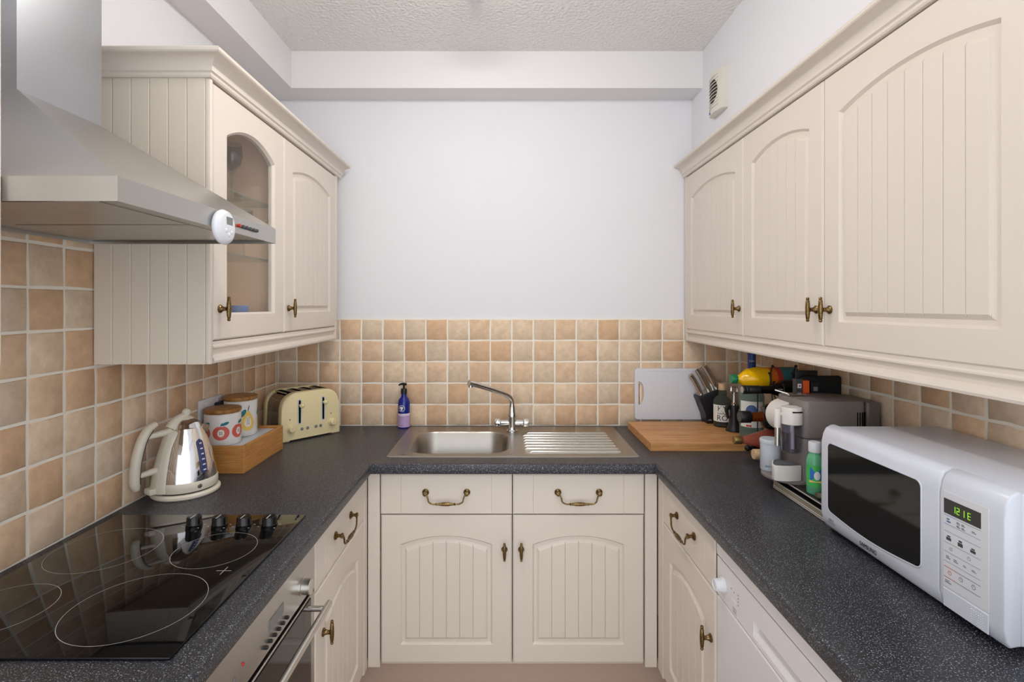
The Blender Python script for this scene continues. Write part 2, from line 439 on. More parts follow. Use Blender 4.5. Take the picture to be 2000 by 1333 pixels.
# ---------------------------------------------------------------- cabinet fittings
def t_knob(parent, x, z, name='handle'):
    b = B()
    b.lathe([(0.0, 0), (0.011, 0), (0.0115, 0.003), (0.008, 0.006), (0.0055, 0.013), (0.006, 0.02), (0, 0.021)], 16, T(x, 0, z, '-y'))
    b.lathe([(0, -0.034), (0.0034, -0.033), (0.0046, -0.030), (0.0034, -0.0265), (0.0046, -0.025), (0.0058, -0.013), (0.0062, 0), (0.0058, 0.013), (0.0046, 0.025), (0.0034, 0.0265), (0.0046, 0.030), (0.0034, 0.033), (0, 0.034)], 12, T(x, -0.025, z))
    o = b.obj(name, 'brass', parent); o['label'] = 'antique brass T-bar knob'; return o
def bow_handle(parent, x, z, w=0.152):
    b = B(); h = w/2
    for s in (-1, 1):
        b.lathe([(0, 0), (0.0115, 0), (0.0125, 0.003), (0.009, 0.006), (0.005, 0.009), (0.005, 0.016), (0.0078, 0.019), (0.0078, 0.024), (0, 0.027)], 16, T(x+s*h, 0, z, '-y'))
    P = [(-h, -0.021, 0), (-h+0.006, -0.023, -0.004), (-h+0.011, -0.024, -0.016), (-h+0.014, -0.024, -0.028), (-h+0.026, -0.024, -0.035), (-0.03, -0.024, -0.036)]
    P = P+[(-p[0], p[1], p[2]) for p in P[::-1]]
    b.tube([(x+p[0], p[1], z+p[2]) for p in P], 0.0028, 8, smooth=3)
    b.lathe([(0.003, -0.036), (0.0048, -0.033), (0.0035, -0.029), (0.0064, -0.012), (0.007, 0), (0.0064, 0.012), (0.0035, 0.029), (0.0048, 0.033), (0.003, 0.036)], 12, T(x, -0.024, z-0.036, 'x'))
    o = b.obj('handle', 'brass', parent); o['label'] = 'antique brass swan-neck pull'; return o
def make_door(parent, u0, v0, w, h, s=0.072, bot=0.068, top=0.075, rise=0.032, glass=False, knob=None, label=None):
    hs = h-top-rise                               # springing height of the arch
    NA = 18
    def arch(x, d=0):
        t = (x-(s+d))/(w-2*(s+d)); t = min(max(t, 0), 1)
        return hs-d+rise*(1-(2*t-1)**2)
    def inner(d, y):
        P = [(s+d, bot+d), (w-s-d, bot+d)]
        for k in range(NA+1):
            x = (w-s-d)-(w-2*s-2*d)*k/NA; P.append((x, arch(x, d)))
        return [(x, y, z) for x, z in P]
    def outer(d, y):
        P = [(d, d), (w-d, d)]
        for k in range(NA+1):
            x = (w-s)-(w-2*s)*k/NA
            if k == 0: x = w-d
            if k == NA: x = d
            P.append((x, h-d))
        return [(x, y, z) for x, z in P]
    loops = [outer(0, 0.02), outer(0, 0.005), outer(0.0045, 0), inner(0, 0), inner(0.006, 0.0085)]
    loops += [inner(0.006, 0.02)] if glass else [inner(0.016, 0.0085), inner(0.0215, 0.004)]
    b = B(); V = [[b.bm.verts.new(p) for p in L] for L in loops]; n = len(loops[0])
    for a, c in zip(V[:-1], V[1:]):
        for i in range(n): b.bm.faces.new((a[i], a[(i+1) % n], c[(i+1) % n], c[i]))
    if glass:
        for i in range(n): b.bm.faces.new((V[-1][i], V[-1][(i+1) % n], V[0][(i+1) % n], V[0][i]))
    else: b.bm.faces.new(V[-1]); b.bm.faces.new(V[0][::-1])
    d = b.obj('door', 'cream', parent, (u0, 0, v0), ang=25)
    if label: d['label'] = label
    if glass:
        b = B(); P = inner(-0.002, 0.012); b.poly(P); b.obj('glass_pane', 'pane', d)
    else:
        x0, x1, zb = s+0.0215, w-s-0.0215, bot+0.0215
        npk = max(4, round((x1-x0)/0.05)); pw = (x1-x0)/npk
        for k in range(npk):
            a, c = x0+k*pw, x0+(k+1)*pw
            xs = [a+0.0003, a+0.0014, (a+c)/2, c-0.0014, c-0.0003]; rowsv = []
            for q in range(4):
                r = []
                for ix, x in enumerate(xs):
                    z = [zb, zb+0.005, arch(x, 0.0265), arch(x, 0.0215)][q]
                    y = 0.004 if (q in (0, 3) or ix in (0, 4)) else 0.0005
                    r.append((x, y, z))
                rowsv.append(r)
            B().grid(rowsv).obj('plank', 'cream', d, ang=15)
    if knob: t_knob(d, knob[0], knob[1])
    return d
def drawer_front(parent, u0, v0, w, h, hw=0.152, hz=None):
    b = B()
    cut = [0.0, 0.074, 0.0752, 0.0764, w-0.0764, w-0.0752, w-0.074, w]
    b.box(0, w, 0.002, 0.02, 0, h)
    b.prism([(0.0, 0.004), (0.0045, 0.0), (0.0735, 0), (0.0745, 0.0016), (0.0755, 0), (w-0.0755, 0), (w-0.0745, 0.0016), (w-0.0735, 0), (w-0.0045, 0.0), (w, 0.004), (w, 0.01), (0, 0.01)], 'z', 0.003, h-0.003)
    d = b.obj('drawer', 'cream', parent, (u0, 0, v0), ang=25)
    bow_handle(d, w/2, hz or h*0.55, hw); return d
def carcass(parent, w, d, z0, z1, m='cream_side', top=True, th=0.016):
    b = B(); y0 = 0.022
    b.box(0, th, y0, d, z0, z1); b.box(w-th, w, y0, d, z0, z1); b.box(th, w-th, y0, d, z0, z0+th); b.box(th, w-th, d-th, d, z0+th, z1)
    if top: b.box(th, w-th, y0, d-th, z1-th, z1)
    return b.obj('carcass', m, parent)

# ---------------------------------------------------------------- base cabinets
ZD0, ZD1, ZD2, ZD3 = 0.167, 0.712, 0.717, 0.864      # door bottom/top, drawer bottom/top
YF = 1.90
def base_unit(name, label, loc, rotz, w, depth, knob_side, hw=0.152, filler=None, group=None):
    t = thing(name, label, 'cabinet', loc, rotz, group)
    carcass(t, w, depth, 0.15, 0.868, top=False)
    kx = 0.03 if knob_side < 0 else w-0.03
    make_door(t, 0.0015, ZD0, w-0.003, ZD1-ZD0, knob=(kx if rotz <= 0 else 0.058, ZD1-ZD0-0.125 if rotz == 0 else 0.408))
    drawer_front(t, 0.0015, ZD2, w-0.003, ZD3-ZD2, hw)
    if filler:
        for f in filler: B().box(f[0], f[1], f[2], f[3], 0.15, 0.868, 0.002, 1).obj('corner_post', 'cream', t)
    return t
base_unit('base_cabinet', 'cream sink cabinet with drawer, under the bowl side of sink', (-0.4565, YF, 0), 0, 0.4855, 0.55, 1, filler=[(-0.047, -0.003, 0.0, 0.03)])
base_unit('base_cabinet', 'cream sink cabinet with drawer, under the draining board side', (0.0305, YF, 0), 0, 0.4855, 0.55, -1, filler=[(0.4885, 0.533, 0.0, 0.03)])
base_unit('base_cabinet', 'cream drawer and arched door cabinet between oven and sink corner', (-0.505, 1.376, 0), R(90), 0.478, 0.55, -1, filler=[(0.481, 0.5235, 0.0, 0.03)])
base_unit('base_cabinet', 'cream drawer and arched door cabinet between dishwasher and sink corner', (0.566, 1.838, 0), R(-90), 0.455, 0.54, 1, filler=[(-0.0615, -0.003, 0.0, 0.03)])
for nm, x0, x1, y0, y1, lb in (('plinth', -0.56, 0.62, 1.95, 1.966, 'beige plinth board under the sink cabinets'), ('plinth', -0.575, -0.56, 0.3, 1.966, 'beige plinth board below oven'), ('plinth', 0.62, 0.635, 0.3, 1.966, 'beige plinth board below dishwasher')):
    tag(B().box(x0, x1, y0, y1, 0, 0.15, 0.001, 1).obj(nm, 'plinth'), lb, 'plinth')

# ---------------------------------------------------------------- oven (local frame: x along the run, y into the cabinet)
t = thing('built_in_oven', 'stainless built-in oven with dark glass door beneath hob', 'oven', (-0.505, 0.774, 0), R(90))
B().box(0.002, 0.598, 0.022, 0.55, 0.15, 0.868).obj('body', 'darkgrey', t)
fa = B().box(0.002, 0.598, 0.0, 0.022, 0.742, 0.866, 0.002, 1).obj('control_panel', 'steel', t)
for kx in (0.513, 0.105):
    k = B().lathe([(0, 0), (0.021, 0), (0.021, 0.003), (0.019, 0.004), (0.0185, 0.022), (0.017, 0.024), (0, 0.024)], 28, T(kx, 0, 0.783, '-y')).obj('knob', 'satin', fa)
B().box(0.335, 0.405, -0.0012, 0.002, 0.783, 0.807).obj('clock_display', 'lcd', fa)
for k in range(6): B().lathe([(0, 0), (0.0042, 0), (0.0042, 0.006), (0.003, 0.0075), (0, 0.0075)], 12, T(0.312+0.021*k, 0, 0.764, '-y')).obj('button', 'black', fa)
B().lathe([(0, 0), (0.004, 0), (0.003, 0.002), (0, 0.0025)], 12, T(0.222, 0, 0.792, '-y')).obj('indicator_light', 'red', fa)
text_mesh('symbol', 'o', 0.03, 'grey', fa, T(0.19, -0.0004, 0.785))
B().box(0.004, 0.596, 0.006, 0.02, 0.728, 0.742).obj('seam', 'gap', t)
dr = B().box(0.002, 0.598, 0.0, 0.022, 0.175, 0.728, 0.003, 1).obj('door', 'steel', t)
B().box(0.002, 0.565, -0.0035, 0.001, 0.2, 0.726, 0.001, 1).obj('glass_panel', 'darkglass', dr)
hb = B().tube([(0.005, -0.052, 0.715), (0.56, -0.052, 0.715)], 0.0085, 16)
for hx in (0.045, 0.535): hb.tube([(hx, 0, 0.715), (hx, -0.052, 0.715)], 0.007, 12)
hb.obj('handle', 'satin', dr)

# ---------------------------------------------------------------- dishwasher
t = thing('dishwasher', 'white freestanding dishwasher under the right worktop', 'dishwasher', (0.566, 1.372, 0), R(-90))
B().box(0.002, 0.596, 0.022, 0.54, 0.152, 0.868).obj('body', 'whitewarm', t)
B().box(0.002, 0.596, -0.002, 0.022, 0.826, 0.862, 0.002, 1).obj('top_strip', 'whitewarm', t)
fp = B()
RX0, RX1, RZ0, RZ1 = 0.20, 0.42, 0.732, 0.768
fp.box(0.002, RX0, 0.0, 0.022, 0.722, 0.822); fp.box(RX1, 0.596, 0.0, 0.022, 0.722, 0.822)
fp.box(RX0, RX1, 0.0, 0.022, RZ1, 0.822); fp.box(RX0, RX1, 0.0, 0.022, 0.722, RZ0)
fp = fp.obj('control_panel', 'whitewarm', t)
hr = B().grid([[(RX0, 0.001, RZ0), (RX1, 0.001, RZ0)], [(RX0, 0.02, RZ0+0.022), (RX1, 0.02, RZ0+0.022)], [(RX0, 0.021, RZ1), (RX1, 0.021, RZ1)]]).obj('handle_recess', 'whitewarm', fp)
B().lathe([(0, 0), (0.0185, 0), (0.0185, 0.004), (0.0165, 0.006), (0.0155, 0.022), (0.013, 0.024), (0.012, 0.0225), (0, 0.0225)], 28, T(0.04, 0, 0.763, '-y')).obj('dial', 'white', fp)
for k, (x, z) in enumerate([(0.085, 0.778), (0.10, 0.776), (0.122, 0.781), (0.122, 0.773), (0.122, 0.765), (0.122, 0.757)]): B().box(x, x+0.004, -0.0004, 0.001, z, z+0.0025).obj('indicator', 'grey', fp)
B().box(0.088, 0.112, -0.0015, 0.001, 0.753, 0.758, 0.001, 1).obj('button', 'white', fp)
for k in range(3): B().box(0.095, 0.115, -0.0004, 0.001, 0.738-0.005*k, 0.7393-0.005*k).obj('print_line', 'grey', fp)
B().box(0.002, 0.596, -0.001, 0.022, 0.16, 0.718, 0.003, 1).obj('door', 'whitewarm', t)

# ---------------------------------------------------------------- wall cabinets
ZU0, ZU1, ZP = 1.389, 2.085, 1.33
XUL = -0.776
def boards(parent, x0, x1, y, z0, z1, pitch, m, into=0.006):
    n = max(1, round((x1-x0)/pitch)); pw = (x1-x0)/n
    for k in range(n):
        a, c = x0+k*pw, x0+(k+1)*pw
        B().prism([(a+0.0004, y+into), (a+0.0004, y+0.002), (a+0.002, y), (c-0.002, y), (c-0.0004, y+0.002), (c-0.0004, y+into)], 'z', z0, z1).obj('board', m, parent, ang=20)
# left, glazed
WG = 1.815-1.362
t = thing('wall_cabinet', 'cream wall cabinet with arched glass door, next to cooker hood', 'cabinet', (XUL, 1.362, 0), R(90))
b = B(); th = 0.016
b.box(0.006, th, 0.022, 0.302, ZP, ZU1); b.box(WG-th, WG, 0.022, 0.302, ZU0, ZU1); b.box(th, WG-th, 0.022, 0.302, ZU0, ZU0+th); b.box(th, WG-th, 0.022, 0.302, ZU1-th, ZU1)
b.box(th, WG-th, 0.29, 0.302, ZU0+th, ZU1-th); b.obj('carcass', 'inside', t)
ep = B().box(0.0, 0.008, 0.0, 0.307, ZP, ZU1).obj('end_panel', 'cream_side', t)
epb = bpy.data.objects.new('x', None); bpy.data.objects.remove(epb)
def end_boards(parent, d0, d1, z0, z1, n, m):
    pw = (d1-d0)/n
    for k in range(n):
        a, c = d0+k*pw, d0+(k+1)*pw
        B().prism([(0.001, a+0.0004), (-0.002, a+0.0004), (-0.004, a+0.0022), (-0.004, c-0.0022), (-0.002, c-0.0004), (0.001, c-0.0004)], 'z', z0, z1).obj('board', m, parent, ang=20)
end_boards(ep, 0.012, 0.307, ZP, ZU1, 6, 'cream_side')
B().box(-0.004, 0.008, -0.002, 0.0115, ZP, ZU1, 0.002, 2).obj('edge_strip', 'cream', t)
make_door(t, 0.012, ZU0+0.002, WG-0.014, ZU1-ZU0-0.006, s=0.068, bot=0.068, top=0.074, rise=0.045, glass=True, knob=(0.032, 0.085), label='cream door with arched glass pane')
for z in (1.829, 1.639): B().box(th+0.001, WG-th-0.001, 0.035, 0.288, z-0.003, z+0.003).obj('glass_shelf', 'shelfglass', t)
boards(t, th, WG-th, 0.286, ZU0+th, ZU1-th, 0.06, 'inside', 0.004)
# left, solid
W2 = 2.40-1.818
t = thing('wall_cabinet', 'cream wall cabinet with arched panel door above toaster', 'cabinet', (XUL, 1.818, 0), R(90))
carcass(t, W2, 0.302, ZU0, ZU1)
make_door(t, 0.002, ZU0+0.002, W2-0.034, ZU1-ZU0-0.006, knob=(0.032, 0.085))
B().box(W2-0.03, W2+0.0, -0.001, 0.03, ZP, ZU1, 0.003, 2).obj('edge_post', 'cream', t)
B().box(W2-0.008, W2, 0.03, 0.302, ZP, ZU0).obj('end_panel', 'cream_side', t)
# the cabinet on the other side of the hood (only its edge shows)
t = thing('wall_cabinet', 'cream wall cabinet edge on the near side of cooker hood', 'cabinet', (XUL, 0.36, 0), R(90))
carcass(t, 0.439, 0.302, ZU0, ZU1)
make_door(t, 0.002, ZU0+0.002, 0.437, ZU1-ZU0-0.006, knob=(0.39, 0.085))
# right
XUR = 0.863
def right_unit(y1, w, label, ks):
    t = thing('wall_cabinet', label, 'cabinet', (XUR, y1, 0), R(-90))
    carcass(t, w, 0.262, 1.378, 2.105)
    make_door(t, 0.0015, 1.374, w-0.003, 0.722, s=0.062, top=0.078, knob=(0.026 if ks < 0 else w-0.03, 0.10))
    return t
t = right_unit(2.446, 0.581, 'cream arched door wall cabinet adjoining the back wall, above chopping board', 1)
B().box(-0.024, -0.001, -0.001, 0.03, 1.32, 2.105, 0.004, 2).obj('edge_post', 'cream', t)
right_unit(1.863, 0.467, 'cream arched door wall cabinet in the middle, above bottle rack', 1)
right_unit(1.394, 0.562, 'wide cream arched door wall cabinet above microwave', -1)

CROWN = [(0.0, 0), (0.006, 0), (0.009, 0.004), (0.009, 0.010), (0.012, 0.013)]+[(0.014+0.032*(1-math.cos(R(90*k/7))), 0.014+0.032*math.sin(R(90*k/7))) for k in range(8)]+[(0.049, 0.047), (0.052, 0.050), (0.053, 0.056), (0.050, 0.060), (-0.06, 0.060), (-0.06, 0.0)]
PEL = [(-0.004, 0.059), (-0.004, 0.050), (0.0, 0.046), (0.0, 0.042), (-0.009, 0.036), (-0.010, 0.022), (-0.004, 0.018), (0.002, 0.014), (0.004, 0.007), (0.002, 0.001), (-0.004, 0.0), (-0.018, 0.0), (-0.018, 0.059)]
tag(B().sweep([(XL+0.001, 1.358), (XUL, 1.358), (XUL, 2.43)], [(d, ZU1+z) for d, z in CROWN]).obj('cornice', 'cream', ang=25), 'cream cornice moulding on top of the glazed cabinet run', 'moulding')
tag(B().sweep([(XUR, YB-0.002), (XUR, 0.8)], [(d, 2.098+z) for d, z in CROWN]).obj('cornice', 'cream', ang=25), 'cream cornice moulding on top of the three-door cabinet run', 'moulding')
tag(B().sweep([(XUL, 1.375), (XUL, 2.369)], [(d, ZP+z) for d, z in PEL]).obj('pelmet', 'cream', ang=25), 'cream light pelmet below the glazed cabinet run', 'moulding')
tag(B().sweep([(XUR, 2.444), (XUR, 0.8)], [(d, 1.318+z*0.97) for d, z in PEL]).obj('pelmet', 'cream', ang=25), 'cream light pelmet below the three-door cabinet run', 'moulding')

# ---------------------------------------------------------------- cooker hood
HYN, HYF, HXF = 0.80, 1.353, -0.60
t = thing('cooker_hood', 'brushed steel chimney cooker hood above the hob', 'cooker hood', (XL, 1.08, 1.647))
def hp(x, y, z): return (x-XL, y-1.08, z-1.647)
b = B()
b.box(*[v for p in zip(hp(XL+0.001, HYN, 1.647), hp(HXF, HYF, 1.686)) for v in p])
bmesh.ops.delete(b.bm, geom=[f for f in b.bm.faces if f.calc_center_median().z < 0.001], context='FACES')
b.obj('lip', 'steel', t, ang=20)
CY0, CY1, CX, CZ = 0.977, 1.183, -0.924, 1.896
b = B()
lo = [hp(XL+0.001, HYN, 1.686), hp(HXF, HYN, 1.686), hp(HXF, HYF, 1.686), hp(XL+0.001, HYF, 1.686)]
hi = [hp(XL+0.001, CY0, CZ), hp(CX, CY0, CZ), hp(CX, CY1, CZ), hp(XL+0.001, CY1, CZ)]
V0 = [b.bm.verts.new(p) for p in lo]; V1 = [b.bm.verts.new(p) for p in hi]
for i in range(4): b.bm.faces.new((V0[i], V0[(i+1) % 4], V1[(i+1) % 4], V1[i]))
b.bm.faces.new(V1)
b.obj('canopy', 'steel', t, ang=20)
B().box(*[v for p in zip(hp(XL+0.001, CY0, CZ-0.002), hp(CX, CY1, 2.4726)) for v in p]).obj('chimney', steel('chimney_steel', (176, 178, 182), 0.30, (1, 1, 40)), t, ang=20)
b = B(); b.box(*[v for p in zip(hp(XL+0.003, HYN+0.012, 1.655), hp(HXF-0.014, HYF-0.012, 1.660)) for v in p]); b.obj('underside', 'steel', t)
for k in range(2):
    y0 = HYN+0.04+k*0.24
    f = B().box(*[v for p in zip(hp(XL+0.06, y0, 1.6535), hp(HXF-0.06, y0+0.232, 1.656)) for v in p]).obj('grease_filter', 'steel', t)
for k in range(6):
    y = 1.162+0.0165*k
    x, yy, z = hp(HXF, y, 1.6655)
    B().lathe([(0, 0), (0.0042, 0), (0.0042, 0.004), (0.0034, 0.006), (0, 0.0065)], 12, T(x, yy, z, 'x')).obj('push_button' if k else 'indicator_light', 'darkgrey' if k else 'red', t)
t = thing('kitchen_timer', 'round white magnetic kitchen timer stuck on hood front', 'timer', (HXF, 1.085, 1.650))
B().lathe([(0, 0), (0.030, 0), (0.035, 0.004), (0.037, 0.010), (0.034, 0.016), (0.026, 0.0195), (0, 0.021)], 36, T(0, 0, 0, 'x')).obj('case', 'white', t, ang=60)
B().box(0.0175, 0.0209, -0.008, 0.015, 0.005, 0.021).obj('display', 'lcd', t)
for y, z in ((-0.009, -0.008), (0.002, -0.016), (0.013, -0.010)): B().sphere((0.0195, y, z), 0.0048, 12, sx=0.5).obj('button', 'white', t)

# ---------------------------------------------------------------- extractor fan on the bulkhead
t = thing('extractor_fan', 'off-white square extractor fan high on the bulkhead', 'fan', (0.90, 2.205, 2.285), R(-90))
b = B(); P = []
n = 8
rowsv = []
for k in range(n+1):
    u = k/n; d = -0.022-0.014*math.sin(PI*u)
    rowsv.append((u*0.131, d))
b.prism([(0, 0.0)]+rowsv+[(0.131, 0.0)], 'z', 0, 0.168, 0.003, 2)
b.obj('case', 'offwhite', t, ang=40)
def fd(u): return -0.022-0.014*math.sin(PI*u/0.131)
B().grid([[(x, fd(x)-0.0008, z) for x, z in ell(0.062, 0.09, 0.040*q/5+0.0001, 0.050*q/5+0.0001, 29)] + [(0.062+0.040*q/5+0.0001, fd(0.062+0.040*q/5)-0.0008, 0.09)] for q in range(6)]).obj('opening', mat('fan_brown', (44, 33, 25), 0.8), t)
for k in range(10):
    z = 0.024+0.0138*k
    pts = [(0.012+0.0095*j, fd(0.012+0.0095*j)-0.002, z) for j in range(11)]
    B().tube(pts, 0.0017, 6).obj('slat', 'offwhite', t)
B().box(0.02, 0.045, fd(0.03)-0.001, fd(0.03)+0.002, 0.008, 0.016).obj('badge', 'blueprint', t)

# ---------------------------------------------------------------- hob
HZ = WT+0.006
t = thing('ceramic_hob', 'black glass ceramic hob with four ring zones', 'hob', (-0.795, 1.117, WT))
def hl(x, y): return (x+0.795, y-1.117)
gx0, gy0 = hl(-1.052, 0.832); gx1, gy1 = hl(-0.54, 1.403)
B().box(gx0, gx1, gy0, gy1, 0, 0.006, 0.002, 2).obj('glass', 'hobglass', t)
for x, y, r in ((-0.695, 0.976, 0.117), (-0.674, 1.202, 0.089), (-0.93, 1.204, 0.112), (-0.945, 0.965, 0.088)):
    cx, cy = hl(x, y); n = 72; rr = []
    for k in range(n+1):
        a = 2*PI*k/n; rr.append([(cx+(r-0.0004)*math.cos(a), cy+(r-0.0004)*math.sin(a), 0.00615), (cx+(r+0.0004)*math.cos(a), cy+(r+0.0004)*math.sin(a), 0.00615)])
    B().grid(rr).obj('zone_ring', 'hobline', t)
cx, cy = hl(-0.601, 1.105)
b = B(); b.box(cx-0.016, cx+0.016, cy-0.0005, cy+0.0005, 0.006, 0.0062); b.box(cx-0.0005, cx+0.0005, cy-0.016, cy+0.016, 0.006, 0.0062); b.obj('cross_mark', 'hobline', t)
for x in (-0.803, -0.737, -0.674, -0.608):
    kx, ky = hl(x, 1.335)
    kn = B().lathe([(0, 0), (0.0195, 0), (0.0195, 0.004), (0.018, 0.006), (0.0175, 0.021), (0.0155, 0.024), (0, 0.0245)], 24, T(kx, ky, 0.006)).obj('knob', 'blackgloss', t)
    B().box(kx-0.0012, kx+0.0012, ky-0.017, ky+0.006, 0.0302, 0.0309).obj('pointer', 'hobline', kn)
    b = B()
    for a in (150, 200, 320, 10): b.box(kx+0.026*math.cos(R(a))-0.002, kx+0.026*math.cos(R(a))+0.002, ky+0.026*math.sin(R(a))-0.0012, ky+0.026*math.sin(R(a))+0.0012, 0.006, 0.0062)
    b.obj('dial_marks', 'hobline', t)

# ---------------------------------------------------------------- sink and tap
SX0, SX1, SY0, SY1 = -0.448, 0.515, 1.95, 2.44
t = thing('sink', 'stainless steel inset sink with single bowl and ribbed drainer', 'sink', (0.03, 2.195, WT))
def sl(x, y): return (x-0.03, y-2.195)
b = B()
def loop(x0, x1, y0, y1, r, z, n=6):
    a0, b0 = sl(x0, y0); a1, b1 = sl(x1, y1)
    return [(x, y, z) for x, y in rrect(a0, a1, b0, b1, r, n)]
BX0, BX1, BY0, BY1 = -0.385, 0.018, 1.992, 2.340
# rim plate with a hole for the bowl: ring between the outer outline and the bowl outline
outer = [b.bm.verts.new(p) for p in loop(SX0, SX1, SY0, SY1, 0.012, 0.0015)]
out2 = [b.bm.verts.new(p) for p in loop(SX0+0.006, SX1-0.006, SY0+0.006, SY1-0.006, 0.010, 0.0045)]
inn = [b.bm.verts.new(p) for p in loop(SX0+0.02, SX1-0.02, SY0+0.016, SY1-0.016, 0.014, 0.003)]
N = len(outer)
base = [b.bm.verts.new(p) for p in loop(SX0, SX1, SY0, SY1, 0.012, 0.0)]
for p, q in ((base, outer), (outer, out2), (out2, inn)):
    for i in range(N): b.bm.faces.new((p[i], p[(i+1) % N], q[(i+1) % N], q[i]))
b.obj('rim', 'steel_sink', t, ang=40)
# deck: flat sheet made of four strips round the bowl opening and the ribbed drainer
b = B()
dx0, dy0 = sl(SX0+0.02, SY0+0.016); dx1, dy1 = sl(SX1-0.02, SY1-0.016)
bl = loop(BX0, BX1, BY0, BY1, 0.085, 0.003, 8)
M8 = len(bl)
cx0, cy0 = sl(BX0-0.012, BY0-0.012); cx1, cy1 = sl(BX1+0.012, BY1+0.012)
sq = []
for x, y, z in bl:
    # matching point on the square round the bowl
    mx, my = (cx0+cx1)/2, (cy0+cy1)/2; fx, fy = (x-mx)/((cx1-cx0)/2), (y-my)/((cy1-cy0)/2); m_ = max(abs(fx), abs(fy))
    sq.append((mx+fx/m_*(cx1-cx0)/2, my+fy/m_*(cy1-cy0)/2, 0.003))
V = [[b.bm.verts.new(p) for p in L] for L in (sq, bl)]
for i in range(M8): b.bm.faces.new((V[0][i], V[0][(i+1) % M8], V[1][(i+1) % M8], V[1][i]))
DRX0, DRX1 = sl(0.07, 0)[0], sl(0.475, 0)[0]; DRY0, DRY1 = sl(0, 1.99)[1], sl(0, 2.345)[1]
for x0, x1, y0, y1 in ((dx0, cx0, dy0, dy1), (cx0, cx1, dy0, cy0), (cx0, cx1, cy1, dy1), (cx1, DRX0, dy0, dy1), (DRX1, dx1, dy0, dy1), (DRX0, DRX1, dy0, DRY0), (DRX0, DRX1, DRY1, dy1)):
    b.grid([[(x0, y0, 0.003), (x1, y0, 0.003)], [(x0, y1, 0.003), (x1, y1, 0.003)]])
b.obj('deck', 'steel_sink', t, ang=30, fix=False)
b = B()
L = [loop(BX0, BX1, BY0, BY1, 0.085, 0.003, 8), loop(BX0+0.006, BX1-0.006, BY0+0.006, BY1-0.006, 0.08, -0.004, 8), loop(BX0+0.014, BX1-0.014, BY0+0.014, BY1-0.014, 0.075, -0.10, 8), loop(BX0+0.03, BX1-0.03, BY0+0.03, BY1-0.03, 0.065, -0.142, 8), loop(BX0+0.06, BX1-0.06, BY0+0.06, BY1-0.06, 0.05, -0.15, 8)]
V = [[b.bm.verts.new(p) for p in q] for q in L]
for p, q in zip(V[:-1], V[1:]):
    for i in range(len(p)): b.bm.faces.new((p[i], p[(i+1) % len(p)], q[(i+1) % len(p)], q[i]))
b.bm.faces.new(V[-1][::-1])
b.obj('bowl', 'steel_sink', t, ang=60, fix=False)
wx, wy = sl(-0.18, 2.17)
B().lathe([(0, 0), (0.042, 0), (0.042, 0.002), (0.03, 0.001), (0.028, -0.001), (0, -0.001)], 28, T(wx, wy, -0.149)).obj('waste', 'chrome', t)
# ribbed drainer: a sheet that dips, with raised ribs as separate bars
B().grid([[(DRX0, DRY0, 0.003), (DRX1, DRY0, 0.003)], [(DRX0+0.01, DRY0+0.012, 0.0008), (DRX1-0.01, DRY0+0.012, 0.0014)], [(DRX0+0.01, DRY1-0.012, 0.0008), (DRX1-0.01, DRY1-0.012, 0.0014)], [(DRX0, DRY1, 0.003), (DRX1, DRY1, 0.003)]]).obj('drainer', 'steel_sink', t, fix=False)
B().grid([[(DRX0, DRY0, 0.003), (DRX0, DRY1, 0.003)], [(DRX0+0.01, DRY0+0.012, 0.0008), (DRX0+0.01, DRY1-0.012, 0.0008)]]).obj('drainer', 'steel_sink', t)
B().grid([[(DRX1, DRY0, 0.003), (DRX1, DRY1, 0.003)], [(DRX1-0.01, DRY0+0.012, 0.0014), (DRX1-0.01, DRY1-0.012, 0.0014)]]).obj('drainer', 'steel_sink', t)
for k in range(8):
    y = DRY0+0.03+k*(DRY1-DRY0-0.06)/7
    ins = 0.03 if k in (0, 7) else 0.012
    B().tube([(DRX0+ins, y, -0.002), (DRX0+ins+0.01, y, 0.0022), (DRX1-0.03, y, 0.0022), (DRX1-0.02, y, 0.0)], 0.0046, 10, flat=1.0).obj('rib', 'satin', t)
t = thing('mixer_tap', 'chrome swivel mixer tap with two cylinder handles behind sink', 'tap', (0.035, 2.352, WT+0.0032))
B().lathe([(0, 0), (0.026, 0), (0.026, 0.004), (0.021, 0.008), (0.019, 0.018), (0.019, 0.055), (0.021, 0.066), (0.019, 0.078), (0.016, 0.09), (0.0145, 0.114), (0, 0.114)], 28).obj('body', 'chrome', t)
for s in (-1, 1):
    h = B().lathe([(0, 0), (0.0135, 0), (0.0135, 0.036), (0.020, 0.038), (0.0215, 0.041), (0.0215, 0.058), (0.0195, 0.063), (0, 0.063)], 24, T(s*0.014, 0, 0.038, 'x' if s > 0 else '-x')).obj('handle', 'chrome', t)
sp = B().tube([(0, 0, 0.105), (0, 0, 0.128), (-0.004, -0.003, 0.146), (-0.018, -0.013, 0.164), (-0.042, -0.03, 0.178), (-0.10, -0.073, 0.205), (-0.162, -0.118, 0.231), (-0.187, -0.136, 0.240)], [0.012, 0.012, 0.012, 0.012, 0.012, 0.012, 0.0125, 0.0135], 16, smooth=4).obj('spout', 'chrome', t, ang=60)
B().lathe([(0, 0), (0.0105, 0), (0.0105, 0.016), (0, 0.016)], 20, T(-0.180, -0.131, 0.220)).obj('aerator', 'chrome', sp)

